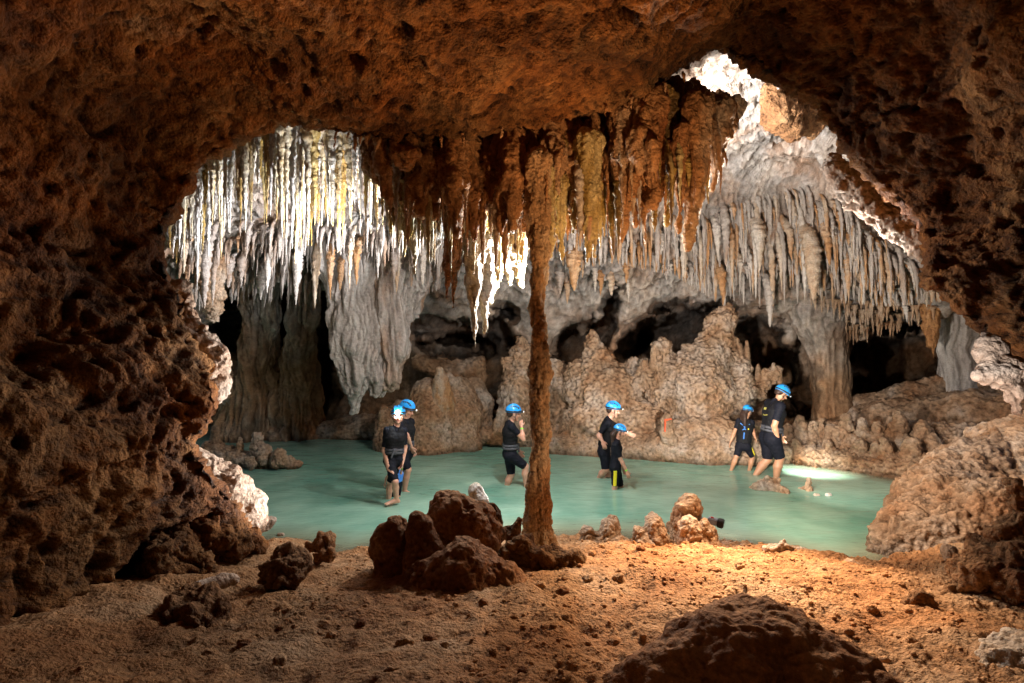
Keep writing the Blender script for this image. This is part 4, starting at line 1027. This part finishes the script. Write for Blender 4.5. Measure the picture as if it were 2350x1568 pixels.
for k_ in ('wetsuit', 'vest', 'webbing'): M[k_].node_tree.nodes['Principled BSDF'].inputs['Specular IOR Level'].default_value = 0.18
def nrm(v): v = np.array(v, float); return v / (np.linalg.norm(v) + 1e-9)

def capclip(vol, a, b, ra, rb, clips, k=0.0):
    a = np.array(a, float); b = np.array(b, float)
    m = max(ra, rb) + 0.03
    sl, X, Y, Z = vol.sub(np.minimum(a, b) - m, np.maximum(a, b) + m)
    ab = b - a; L_ = float(ab @ ab) + 1e-12
    px, py, pz = X - a[0], Y - a[1], Z - a[2]
    h = np.clip((px * ab[0] + py * ab[1] + pz * ab[2]) / L_, 0, 1)
    d = np.sqrt((px - h * ab[0]) ** 2 + (py - h * ab[1]) ** 2 + (pz - h * ab[2]) ** 2) - (ra + (rb - ra) * h)
    for c, n in clips:
        d = np.maximum(d, (X - c[0]) * n[0] + (Y - c[1]) * n[1] + (Z - c[2]) * n[2])
    vol.merge(sl, d, k)

def volmesh(name, vol, mat, parent, loc, disp=None, **tags):
    V, Q, T = vol.poly()
    if len(V) < 10: return None
    if disp: V = V + vnormals(V, Q, T) * disp(V)[:, None]
    me = mesh_np(name, V, Q, T)
    me.materials.append(mat)
    me.transform(Matrix.Translation(-Vector([float(c) for c in loc])))
    o = bpy.data.objects.new(name, me); COL.objects.link(o)
    if parent is not None and parent.type == 'EMPTY' or parent is not None:
        o.parent = parent
    for k_, v_ in tags.items(): o[k_] = v_
    return o

def person(label, d, s, yaw, J, hyaw=None, pitch=0, roll=0, skin='skin', build=1.0, hair='short', vest='black', stripe=(), band=(), lamp_on=False, helmet=True, back_print=None, belts=True, sleeves=0.62, neck_dir=None, shoulders=1.0):
    yr = math.radians(yaw)
    f = np.array([math.sin(yr), -math.cos(yr), 0.0])
    g3 = lambda c: P(c[0], c[1], d + (c[2] if len(c) > 2 else 0))
    neck = g3(J['neck']); pel = g3(J['pelvis'])
    u = nrm(neck - pel); r = nrm(np.cross(f, u)); f = np.cross(u, r)
    hy = math.radians(yaw if hyaw is None else hyaw); pt = math.radians(pitch)
    hf0 = np.array([math.sin(hy), -math.cos(hy), 0.0]); hu0 = np.array([0, 0, 1.0])
    hf = nrm(hf0 * math.cos(pt) - hu0 * math.sin(pt)); hr = nrm(np.cross(hf, hu0)); hu = np.cross(hr, hf)
    if roll:
        ro = math.radians(roll); hu = nrm(hu * math.cos(ro) + hr * math.sin(ro)); hr = np.cross(hf, hu)
    head = g3(J['head'])
    base = np.array([pel[0], pel[1], 0.0])
    e = empty('person', base, label=label, category='person', group=None)
    b_ = build
    allp = [g3(v) for k_, v in J.items() if not k_.startswith(('palm', 'curl'))]
    shL = neck - u * 0.055 * s - r * 0.155 * s * b_ * shoulders; shR = neck - u * 0.055 * s + r * 0.155 * s * b_ * shoulders
    hpL = pel - r * 0.085 * s * b_; hpR = pel + r * 0.085 * s * b_
    pts = np.array(allp + [shL, shR, hpL, hpR])
    lo = pts.min(0) - 0.26 * s; hi = pts.max(0) + 0.26 * s
    lo[2] = max(lo[2], -0.55)
    vx = 0.0075 * max(s, .75)
    arms = {}
    for sd, sh, n in ((-1, shL, 'l'), (1, shR, 'r')):
        arms[n] = (sh, g3(J['e' + n]), g3(J['w' + n]), sd)
    legs = {n: (hp, g3(J['k' + n]), g3(J['a' + n])) for n, hp in (('l', hpL), ('r', hpR))}
    frame = np.stack([r, f, u], 1)

    def torso(v, inf, clips=(), k=0.03, full=True):
        ch = neck - u * 0.17 * s; wa = pel + u * 0.17 * s
        for q in (-1, 1):
            capclip(v, neck - u * .07 * s + r * q * .07 * s * b_, ch + r * q * 0.062 * s * b_ + f * .01 * s, .062 * s + inf, .100 * s * b_ + inf, clips, k)
            capclip(v, ch + r * q * 0.062 * s * b_, wa + r * q * 0.045 * s * b_, .098 * s * b_ + inf, .088 * s * b_ + inf, clips, k)
            capclip(v, wa + r * q * 0.045 * s * b_, pel + r * q * 0.06 * s * b_ - f * .015 * s, .088 * s * b_ + inf, .100 * s * b_ + inf, clips, k)

    # --- body: one continuous skin surface
    v = Vol(lo, hi, vx)
    torso(v, 0.0)
    v.cap(neck - u * .05 * s, head - hu * .05 * s, .055 * s, .048 * s, .02)
    for n, (sh, el, wr, sd) in arms.items():
        v.cap(neck - u * .06 * s, sh, .055 * s, .055 * s * b_, .04)
        v.cap(sh, el, .050 * s * b_, .038 * s * b_, .03)
        v.cap(el, el + (wr - el) * .3, .038 * s * b_, .040 * s * b_, .015)
        v.cap(el + (wr - el) * .3, wr, .040 * s * b_, .025 * s, .015)
        # hand: palm, four fingers and a thumb from its side
        fa = nrm(wr - el)
        hd = J.get('h' + n)
        fd = nrm(g3(hd) - wr) if hd else fa
        sidev = nrm(np.cross(fd, r * 1.0 + f * .2)); 
        if J.get('palm_' + n) is not None: sidev = nrm(np.array(J['palm_' + n], float) - fd * np.dot(fd, J['palm_' + n]))
        # sidev = direction from little finger to thumb
        if np.dot(sidev, f) < 0 and J.get('palm_' + n) is None: sidev = -sidev
        pn = nrm(np.cross(fd, sidev))
        if np.dot(pn, -r * sd) < 0: pn = -pn       # palm faces the body
        k_ = s
        pc = wr + fd * 0.045 * k_
        v.ell(pc, (0.040 * k_, 0.050 * k_, 0.016 * k_), .012, np.stack([sidev, fd, pn], 1))
        curl = J.get('curl_' + n, 0.45)
        for i_, (off, ln) in enumerate(((.029, .068), (.010, .078), (-.010, .073), (-.028, .058))):
            a0 = wr + fd * 0.082 * k_ + sidev * off * k_
            d1 = nrm(fd + pn * curl * (0.6 + .12 * i_) + sidev * off * 2)
            d2 = nrm(fd + pn * curl * (1.9 + .2 * i_))
            a1 = a0 + d1 * ln * .5 * k_; a2 = a1 + d2 * ln * .5 * k_
            v.cap(a0, a1, .0095 * k_, .0088 * k_, .004); v.cap(a1, a2, .0088 * k_, .0072 * k_, .003)
        t0 = wr + fd * .025 * k_ + sidev * .030 * k_
        t1 = t0 + nrm(fd * .8 + sidev * .8 + pn * .35) * .035 * k_; t2 = t1 + nrm(fd + sidev * .25 + pn * .4) * .030 * k_
        v.cap(t0, t1, .012 * k_, .0105 * k_, .008); v.cap(t1, t2, .0105 * k_, .008 * k_, .003)
    for n, (hp, kn, an) in legs.items():
        v.cap(hp, kn, .088 * s * b_, .058 * s * b_, .04)
        bk = -f * .012 * s
        v.cap(kn, kn + (an - kn) * .35 + bk, .056 * s * b_, .058 * s * b_, .02)
        v.cap(kn + (an - kn) * .35 + bk, an, .058 * s * b_, .036 * s, .02)
        toe = J.get('t' + n)
        td = nrm(g3(toe) - an) if toe else nrm(f - np.array([0, 0, .15]))
        tp = an + td * .19 * s
        heel = an - td * .035 * s - np.array([0, 0, .045 * s])
        v.cap(heel, tp - np.array([0, 0, .045 * s]) * (0 if toe else 1), .032 * s, .022 * s, .02)
        v.cap(an, tp, .034 * s, .018 * s, .02)
        sv = nrm(np.cross(td, np.array([0, 0, 1.0])))
        for q in range(5):
            v.cap(tp + sv * (q - 2) * .017 * s - td * .03 * s, tp + sv * (q - 2) * .017 * s + td * (.012 - .003 * q) * s, .011 * s, .009 * s, .004)
    HS = (0.9 + 0.1 * s) if s > .8 else 0.9 * s + .1
    def H(x, y, z): return head + (hr * x + hf * y + hu * z) * HS
    Hf = np.stack([hr, hf, hu], 1)
    v.ell(H(0, -.012, .025), np.array([.076, .096, .098]) * HS, .02, Hf)
    v.ell(H(0, .018, -.035), np.array([.058, .070, .075]) * HS, .025, Hf)
    v.cap(H(0, .055, -.092), H(0, .072, -.095), .022 * HS, .020 * HS, .02)      # chin
    v.cap(H(-.045, .02, -.065), H(.045, .02, -.065), .024 * HS, .024 * HS, .02)  # jaw
    for q in (-1, 1):
        v.ell(H(q * .032, .092, .004), np.array([.018, .014, .012]) * HS, .006, Hf, cut=True)
        v.cap(H(q * .016, .094, .024), H(q * .048, .078, .022), .008 * HS, .006 * HS, .008)
        v.ell(H(q * .078, -.005, -.008), np.array([.010, .020, .032]) * HS, .004, Hf)   # ears
        v.ell(H(q * .038, .070, -.030), np.array([.020, .016, .018]) * HS, .015, Hf)
    v.cap(H(0, .090, .010), H(0, .112, -.028), .009 * HS, .013 * HS, .008)
    v.cap(H(-.012, .100, -.032), H(.012, .100, -.032), .009 * HS, .009 * HS, .006)
    v.cap(H(-.018, .083, -.060), H(.018, .083, -.060), .008 * HS, .008 * HS, .006)
    volmesh('body', v, M[skin], e, base)
    for q in (-1, 1):
        w_ = Vol(H(q * .032, .082, .004) - .02, H(q * .032, .082, .004) + .02, .0025)
        w_.ell(H(q * .032, .079, .004), np.array([.010, .009, .0065]) * HS, 0, Hf)
        volmesh('eye', w_, M['eyedark'], e, base)
    w_ = Vol(H(0, .085, -.06) - .04, H(0, .085, -.06) + .04, .003)
    w_.cap(H(-.018, .086, -.057), H(.018, .086, -.057), .0055 * HS, .0055 * HS, .002); w_.cap(H(-.016, .086, -.066), H(.016, .086, -.066), .006 * HS, .006 * HS, .002)
    volmesh('lips', w_, M['lip'], e, base)

    # --- short wetsuit
    v = Vol(lo, hi, vx * 1.1)
    inf = .009
    collar = [(neck + u * .015 * s, nrm(u))]
    torso(v, inf, collar)
    v.cap(neck - u * .05 * s, neck + u * .005 * s, .066 * s, .058 * s, .02)
    for n, (sh, el, wr, sd) in arms.items():
        v.cap(neck - u * .06 * s, sh, .060 * s, .062 * s * b_, .04)
        en = sh + (el - sh) * (sleeves + .12); ax = nrm(el - sh); ct = sh + (el - sh) * sleeves
        capclip(v, sh, en, .062 * s * b_, .052 * s * b_, [(ct, ax)], .03)
    for n, (hp, kn, an) in legs.items():
        ax = nrm(kn - hp)
        capclip(v, hp, kn, .100 * s * b_, .070 * s * b_, [(kn - ax * .015 * s, ax)], .04)
    fold = lambda V: 0.006 * perlin(V * np.array([16, 16, 28.0])) + 0.003 * perlin(V * 45)
    suit = volmesh('wetsuit', v, M['wetsuit'], e, base, fold)
    for n in stripe:
        hp, kn, an = legs[n]; sd = -1 if n == 'l' else 1
        w_ = Vol(np.minimum(hp, kn) - .16, np.maximum(hp, kn) + .16, .006)
        ax = nrm(kn - hp); out = nrm(r * sd - ax * np.dot(r * sd, ax)); fw = nrm(np.cross(ax, out)); mid = (hp + kn) / 2
        capclip(w_, hp, kn, .106 * s * b_, .077 * s * b_, [(kn - ax * .02 * s, ax), (hp + ax * .02 * s, -ax), (mid + fw * .036 * s, fw), (mid - fw * .036 * s, -fw), (mid + out * .03 * s, -out)])
        volmesh('stripe', w_, M['yellow_fabric'], suit, base)
    # --- life vest
    if vest:
        v = Vol(lo, hi, vx * 1.2)
        top = neck + u * 0.0 * s; bot = pel + u * .10 * s
        cl = [(top, u), (bot, -u)]
        torso(v, .026, cl, .03)
        for q in (-1, 1):
            capclip(v, neck - u * .03 * s + r * q * .075 * s * b_, neck - u * .12 * s + r * q * .09 * s * b_ , .055 * s, .085 * s, [], .03)
        vs_ = volmesh('life_vest', v, M['vest'], e, base, fold)
        if belts:
            for z_ in (.135, .185):
                w_ = Vol(lo, hi, .008)
                c = pel + u * z_ * s
                torso(w_, .031, [(c + u * .013 * s, u), (c - u * .013 * s, -u)], .03)
                volmesh('belt', w_, M['webbing'], vs_, base)
            w_ = Vol(lo, hi, .008)
            c = pel + u * .2 * s + f * .14 * s * b_ + r * .03 * s
            w_.cap(c, c - u * .13 * s + r * .03 * s, .016, .014, .005)
            volmesh('loose_strap', w_, M['webbing'], vs_, base)
        if back_print == 'logo':
            w_ = Vol(lo, hi, .006)
            bk = neck - u * .17 * s - f * .123 * s * b_
            pr = None
            for a in range(8):
                t0, t1 = a / 8, (a + 1) / 8
                q0 = bk + r * (.09 - .18 * t0) * s * b_ * .8 - u * (.05 + .025 * math.sin(t0 * 3.1)) * s + f * .03 * (2 * t0 - 1) ** 2 * s
                q1 = bk + r * (.09 - .18 * t1) * s * b_ * .8 - u * (.05 + .025 * math.sin(t1 * 3.1)) * s + f * .03 * (2 * t1 - 1) ** 2 * s
                w_.cap(q0 - f * .004, q1 - f * .004, .008, .008, .002)
            for dx in (-.04, -.01, .02): w_.cap(bk + r * dx * s + u * .02 * s - f * .002, bk + r * (dx + .012) * s + u * .05 * s - f * .002, .008, .008, .002)
            volmesh('printed_logo', w_, M['gold'], vs_, base)
        if back_print == 'harness':
            w_ = Vol(lo, hi, .006)
            def bp(x, z_, dep=.128): return neck + r * x * s - u * z_ * s - f * (dep - abs(x) * .25) * s * b_
            for a_, c_ in ((bp(-.10, .10), bp(0, .18)), (bp(.10, .10), bp(0, .18)), (bp(-.09, .28), bp(0, .22)), (bp(.09, .26), bp(0, .22)), (bp(0, .32), bp(0, .46, .13))):
                w_.cap(a_, c_, .017 * s, .017 * s, .004)
            volmesh('harness_strap', w_, M['bluestrap'], vs_, base)
            w_ = Vol(lo, hi, .006); w_.ell(bp(.085, .21, .13), (.028 * s, .028 * s, .035 * s), 0)
            volmesh('yellow_patch', w_, M['yellow_fabric'], vs_, base)
        if vest == 'blue':
            vs_.data.materials[0] = M['bluestrap']
    # --- hair
    v = Vol(H(0, 0, 0) - .5 * s, H(0, 0, 0) + .25, .007)
    v.ell(H(0, -.035, .02), np.array([.083, .085, .088]) * HS, .01, Hf)
    if hair == 'long':
        for q in (-.05, -.02, .02, .05):
            v.cap(H(q, -.075, -.01), H(q * 1.1, -.10, -.12), .040 * HS, .042 * HS, .02); v.cap(H(q * 1.1, -.10, -.12), H(q, -.100, -.12) - np.array([0, 0, .30 * s]), .050 * HS, .018 * HS, .02)
    else:
        v.cap(H(-.03, -.07, -.03), H(.03, -.07, -.03), .035 * HS, .035 * HS, .02)
    v.cap(H(0, .30, -.02), H(0, .31, -.02), .235 * HS, .235 * HS, 0, cut=True)
    volmesh('hair', v, M['hair'], e, base, lambda V: 0.006 * perlin(V * np.array([60, 60, 12.0])))
    # --- helmet with headlamp
    if helmet:
        hc = H(0, -.01, .035)
        v = Vol(hc - .2, hc + .2, .0045)
        nu = nrm(hu - hf * .12)
        sl, X, Y, Z = v.sub(hc - .2, hc + .2)
        v.ell(hc, np.array([.103, .130, .112]) * HS, 0, Hf)
        for q in (-.05, 0, .05):
            v.ell(hc + (hr * q + hu * .012) * HS, np.array([.018, .126 - abs(q) * .3, .110 - abs(q) * .25]) * HS, .012, Hf)
        cp = H(0, 0, .018)
        dd = -((X - cp[0]) * nu[0] + (Y - cp[1]) * nu[1] + (Z - cp[2]) * nu[2])
        v.f[sl] = np.maximum(v.f[sl], dd)
        hel = volmesh('helmet', v, M['helmet'], e, base)
        for q in (-1, 1):          # vents
            for k2, yy in enumerate((-.055, -.025, .005, .035, .062)):
                z0 = .112 * math.sqrt(max(0, 1 - (.066 / .103) ** 2 - (yy / .130) ** 2))
                vc = hc + (hr * q * .068 + hf * yy + hu * (z0 + .001)) * HS
                v = Vol(vc - .03, vc + .03, .003)
                v.ell(vc, np.array([.013, .012, .016]) * HS, 0, Hf)
                volmesh('vent', v, M['blackplastic'], hel, base)
        v = Vol(hc - .2, hc + .2, .004)      # elastic strap of the lamp
        sl, X, Y, Z = v.sub(hc - .2, hc + .2)
        v.ell(hc, np.array([.108, .136, .118]) * HS, 0, Hf)
        c2 = H(0, 0, .038)
        for sg, cc in ((1, c2 + nu * .012 * HS), (-1, c2 - nu * .012 * HS)):
            dd = sg * ((X - cc[0]) * nu[0] + (Y - cc[1]) * nu[1] + (Z - cc[2]) * nu[2])
            v.f[sl] = np.maximum(v.f[sl], dd)
        volmesh('lamp_strap', v, M['blackplastic'], hel, base)
        lp = H(0, .140, .052)
        v = Vol(lp - .06, lp + .06, .003)
        v.ell(lp - hf * .006, np.array([.026, .018, .020]) * HS, 0, Hf)
        hl = volmesh('headlamp', v, M['blackplastic'], hel, base)
        v = Vol(lp - .06, lp + .06, .0025)
        rr = .030 if lamp_on else .015
        v.ell(lp + hf * .010 * HS, np.array([rr, .011, rr]) * HS, 0, Hf)
        volmesh('lamp_lens', v, M['lens_on' if lamp_on else 'lens_off'], hel, base)
        v = Vol(H(0, 0, 0) - .2, H(0, 0, 0) + .2, .004)
        for q in (-1, 1):
            v.cap(H(q * .084, .03, .02), H(q * .066, .035, -.075), .0055, .0055, .002); v.cap(H(q * .084, -.05, .02), H(q * .074, .02, -.055), .0055, .0055, .002)
            v.cap(H(q * .066, .035, -.075), H(0, .06, -.116), .0055, .0055, .002)
        volmesh('chin_strap', v, M['blackplastic'], hel, base)
    for n in band:
        sh, el, wr, sd = arms[n]
        ax = nrm(wr - el); c = wr - ax * .035 * s
        w_ = Vol(c - .06, c + .06, .004)
        capclip(w_, c - ax * .05, c + ax * .05, .034 * s, .030 * s, [(c + ax * .010, ax), (c - ax * .010, -ax)])
        volmesh('wristband', w_, M['greenband'], e, base)
    return e, head, hf, lp if helmet else head

PE = []
PE.append(person('person with a lit headlamp facing the camera, one foot lifted above the water', 8.1, 0.86, 22,
    dict(head=(914, 954), neck=(908, 981), pelvis=(903, 1056), er=(881, 1035, -.05), wr=(894, 1079, -.12), hr=(899, 1098, -.16), el=(930, 1027, .1), wl=(925, 1058, .02), hl=(922, 1070, 0),
         kr=(907, 1106, -.18), ar=(910, 1146, -.10), tr=(880, 1160, -.22), kl=(896, 1105, .15), al=(890, 1165, .25)), hyaw=8, pitch=-4, lamp_on=True, vest='black', belts=True, sleeves=.8, build=.9))
PE.append(person('person in a blue helmet looking down, half hidden behind the one with the lit lamp', 8.75, 0.92, 60,
    dict(head=(934, 940), neck=(929, 964), pelvis=(929, 1040), er=(934, 1000, -.15), wr=(944, 1026, -.05), hr=(949, 1040, -.03), el=(930, 1003, .25), wl=(945, 1030, .2), kr=(936, 1078, -.08), ar=(928, 1128, 0), kl=(922, 1080, .2), al=(915, 1130, .2)),
    hyaw=75, pitch=22, belts=True, sleeves=.75))
PE.append(person('person touching their face with one hand, wading left of the thin column', 9.05, 0.88, 100,
    dict(head=(1179, 949), neck=(1171, 970), pelvis=(1171, 1044), er=(1201, 1009, -.12), wr=(1197, 980, -.05), hr=(1194, 962, 0), el=(1180, 1012, .25), wl=(1192, 1035, .2), kr=(1206, 1071, -.05), ar=(1208, 1120, -.05), kl=(1173, 1089, .08), al=(1160, 1128, .1), palm_r=(.3, .2, 1), curl_r=.7),
    hyaw=95, pitch=10, band='r', sleeves=.55, build=1.06))
PE.append(person('person with an outstretched arm, standing behind the long haired girl', 9.6, 0.95, 82,
    dict(head=(1407, 941), neck=(1396, 962), pelvis=(1387, 1036), er=(1374, 1000, -.15), wr=(1383, 1013, -.22), hr=(1387, 1024, -.24), el=(1422, 985, .25), wl=(1440, 995, .15), hl=(1455, 1000, .1), kr=(1390, 1078, -.1), ar=(1372, 1102, .05), kl=(1398, 1080, .1), al=(1395, 1120, .1), curl_l=.15),
    hyaw=80, pitch=14, back_print='logo', belts=False, sleeves=.8))
PE.append(person('long haired girl in a blue helmet with a yellow stripe down her shorts', 8.9, 0.74, 78,
    dict(head=(1422, 990), neck=(1415, 1011), pelvis=(1413, 1071), er=(1424, 1054, -.12), wr=(1439, 1083, -.14), hr=(1443, 1096, -.15), el=(1420, 1050, .2), wl=(1430, 1075, .2), kr=(1411, 1116, -.05), ar=(1408, 1160, -.05), kl=(1424, 1116, .1), al=(1422, 1160, .1)),
    hyaw=80, pitch=20, hair='long', stripe='r', band='r', belts=False, sleeves=.85, vest=None))
PE.append(person('child with blue harness straps on the back, walking beside the tall man', 10.15, 0.72, 155,
    dict(head=(1716, 944), neck=(1711, 963), pelvis=(1706, 1024), el=(1684, 996, .0), wl=(1677, 1014, -.03), er=(1728, 990, 0), wr=(1733, 1004, -.05), kl=(1690, 1048, -.03), al=(1677, 1082, .0), kr=(1727, 1049, -.03), ar=(1718, 1085, 0)),
    hyaw=110, pitch=18, hair='long', back_print='harness', belts=False, stripe='r', skin='skin_tan', sleeves=.6))
# tall man
PE.append(person('tall man in black shirt and shorts looking down at the water, farthest right', 9.7, 1.02, 92,
    dict(head=(1794, 903), neck=(1779, 922), pelvis=(1768, 1006), er=(1777, 978, -.20), wr=(1785, 1008, -.18), hr=(1789, 1024, -.18), el=(1780, 975, .28), wl=(1792, 1000, .25), kr=(1790, 1052, -.08), ar=(1780, 1106, -.05), kl=(1762, 1054, .12), al=(1730, 1096, .12)),
    hyaw=92, pitch=38, band='r', skin='skin_tan', build=1.22, back_print='logo', sleeves=.72))
# small child mostly hidden behind the first person, hand held up
PE.append(person('small child in a blue vest, mostly hidden behind the person with the lit lamp', 8.45, 0.50, 40,
    dict(head=(908, 1060), neck=(909, 1076), pelvis=(909, 1112), el=(919, 1092, 0), wl=(922, 1074, -.1), hl=(924, 1066, -.12), er=(888, 1095, 0), wr=(884, 1108, 0), kl=(914, 1140, 0), al=(914, 1165, 0), kr=(904, 1140, 0), ar=(904, 1165, 0)),
    vest='blue', belts=False, helmet=False, band='l'))
# ================================================================== LIGHT AND CAMERA
w = bpy.data.worlds.new('World'); SC.world = w; w.use_nodes = True
wn = w.node_tree
sky = wn.nodes.new('ShaderNodeTexSky'); sky.sky_type = 'NISHITA'; sky.sun_disc = False
sky.sun_elevation = math.radians(62); sky.sun_rotation = math.radians(150)
wn.links.new(sky.outputs[0], wn.nodes['Background'].inputs[0]); wn.nodes['Background'].inputs[1].default_value = 0.06
def lamp(name, kind, loc, energy, color=(1, 1, 1), target=None, size=0.1, cone=None, blend=0.5):
    l = bpy.data.lights.new(name, kind); l.energy = energy; l.color = color
    if kind in ('POINT', 'SPOT'): l.shadow_soft_size = size
    if kind == 'SPOT': l.spot_size = math.radians(cone); l.spot_blend = blend
    o = bpy.data.objects.new(name, l); COL.objects.link(o); o.location = [float(c) for c in loc]
    if target is not None:
        o.rotation_euler = (Vector([float(c) for c in target]) - o.location).to_track_quat('-Z', 'Y').to_euler()
    return o
sl = bpy.data.lights.new('sun', 'SUN'); sl.energy = 4.0; sl.angle = math.radians(0.5); sl.color = (1, 0.95, 0.88)
so = bpy.data.objects.new('sun', sl); COL.objects.link(so); so.location = (0, 0, 20)
el, rot = sky.sun_elevation, sky.sun_rotation
sd = Vector((math.sin(rot) * math.cos(el), math.cos(rot) * math.cos(el), math.sin(el)))
so.rotation_euler = sd.to_track_quat('Z', 'Y').to_euler()

# remote flash on the shore stalagmite: key light for the right side and the far wall
lamp('flash_or_added_light', 'SPOT', P(1665, 985, 6.8), 1150, (1, 0.89, 0.78), P(1600, 690, 12), 0.05, 100, 0.6)
lamp('flash_or_added_light', 'POINT', P(1668, 1175, 6.72), 4, (1, 0.96, 0.92), None, 0.03)
# flash standing behind the brown boulders: lights the pale rocks of the left wall
lamp('flash_or_added_light', 'SPOT', P(1150, 1110, 6.9), 1300, (1, 0.93, 0.86), (-2.85, 5.7, 1.35), 0.04, 46, 0.5)
lamp('flash_or_added_light', 'POINT', P(1150, 1125, 6.72), 22, (1, 0.96, 0.92), None, 0.03)
# flash behind the column, plus unseen lamps added to whiten the stalactites and ceiling
lamp('flash_or_added_light', 'SPOT', P(1195, 620, 7.9), 1900, (0.96, 0.97, 1.0), P(640, 400, 8.2), 0.05, 90, 0.7)
lamp('flash_or_added_light', 'SPOT', P(800, 600, 6.7), 330, (0.97, 0.98, 1.0), P(620, 400, 8.0), 0.05, 100, 0.7)  # added lamp in mid-air, brightens the left stalactites
lamp('flash_or_added_light', 'POINT', P(1195, 620, 7.9), 110, (0.96, 0.97, 1.0), None, 0.06)
lamp('flash_or_added_light', 'POINT', P(1240, 640, 6.9), 300, (1, 0.98, 0.95), None, 0.04)
lamp('flash_or_added_light', 'SPOT', P(1215, 660, 6.9), 420, (1, 0.98, 0.94), P(1060, 560, 6.9), 0.04, 95, 0.6)
lamp('flash_or_added_light', 'POINT', P(1400, 540, 7.0), 60, (1, 0.98, 0.95), None, 0.04)
lamp('flash_or_added_light', 'SPOT', P(1560, 420, 8.0), 1300, (1, 0.95, 0.9), P(1700, 230, 9.0), 0.06, 80, 0.5)  # added lamp that whitens the ceiling at the upper right
# added unseen warm lamps that brighten the sand and the inside of the arch
lamp('added_warm_light', 'SPOT', (0.45, 5.1, 2.75), 235, (1, 0.52, 0.22), (0.0, 3.4, 4.2), 0.035, 158, 0.8)
lamp('added_warm_light', 'SPOT', (2.2, 6.1, 2.4), 1500, (1, 0.68, 0.42), (1.8, 4.7, 0.2), 0.06, 84, 1.0)
lamp('added_warm_light', 'SPOT', (2.0, 6.3, 2.4), 600, (1, 0.74, 0.52), (4.7, 6.9, 0.5), 0.10, 80, 0.8)  # added warm lamp for the right flowstone slope
lamp('added_warm_light', 'SPOT', (1.7, 3.4, 1.7), 430, (1, 0.60, 0.30), (1.0, 5.9, 4.0), 0.05, 58, 0.9)  # added warm lamp on the front of the curtain
lamp('flash_or_added_light', 'SPOT', P(1900, 640, 6.6), 260, (1, 0.93, 0.88), P(2040, 480, 5.9), 0.04, 70, 0.6)  # added lamp that brightens the ledge on the arch rim
lamp('flash_or_added_light', 'SPOT', P(1760, 420, 6.8), 260, (1, 0.88, 0.74), P(1560, 380, 6.0), 0.04, 75, 0.7)  # added lamp on the right part of the curtain
lamp('flash_or_added_light', 'SPOT', (1.9, 2.9, 1.6), 130, (1, 0.90, 0.82), P(2300, 860, 3.5), 0.02, 24, 0.5)  # added narrow lamp for the coral spur
lamp('added_warm_light', 'SPOT', (0.2, 0.6, 3.2), 26, (1, 0.58, 0.30), (1.3, 2.9, 0.7), 0.15, 60, 1.0)  # added weak warm fill on the soil mound
lamp('flash_or_added_light', 'SPOT', P(1800, 1000, 7.4), 260, (1, 0.92, 0.84), P(2050, 1030, 9.6), 0.04, 80, 0.8)  # added lamp for the knobbly right bank
lamp('added_warm_light', 'SPOT', (-0.5, 4.9, 1.5), 28, (1, 0.47, 0.17), (-2.8, 3.8, 2.3), 0.05, 110, 0.9)  # added warm lamp for the left wall
lamp('added_warm_light', 'SPOT', (1.7, 4.5, 1.3), 60, (1, 0.72, 0.45), (0.25, 5.75, 1.5), 0.05, 48, 0.8)  # added warm lamp for the lower column
lamp('flash_or_added_light', 'POINT', P(985, 520, 7.7), 60, (1, 0.97, 0.92), None, 0.05)  # added glow behind the left half of the curtain
# lit headlamps: the first person looks at the camera, the tall man lights the water at his feet
_, h0, f0, l0 = PE[0]
lamp('headlamp_beam', 'SPOT', l0 + f0 * .03, 7, (0.85, 0.97, 1), l0 + f0 * 2, 0.01, 100, 0.8)
_, h0, f0, l0 = PE[6]
lamp('headlamp_beam', 'SPOT', l0 + f0 * .03, 520, (1, 0.97, 0.85), P(1868, 1088, 10.1), 0.01, 56, 1.0)

cam = bpy.data.cameras.new('camera'); cam.lens = 20; cam.sensor_width = 36; cam.clip_end = 300; cam.clip_start = 0.05
co = bpy.data.objects.new('camera', cam); COL.objects.link(co); co.location = (0, 0, CZ); co.rotation_euler = (math.radians(90), 0, 0)
SC.camera = co
SC.view_settings.view_transform = 'Standard'; SC.view_settings.look = 'None'; SC.view_settings.exposure = 0
cy = SC.cycles
cy.use_denoising = True; cy.max_bounces = 6; cy.diffuse_bounces = 3; cy.glossy_bounces = 2; cy.transparent_max_bounces = 6
cy.sample_clamp_indirect = 4.0; cy.caustics_reflective = False; cy.caustics_refractive = False
SC.render.use_persistent_data = False
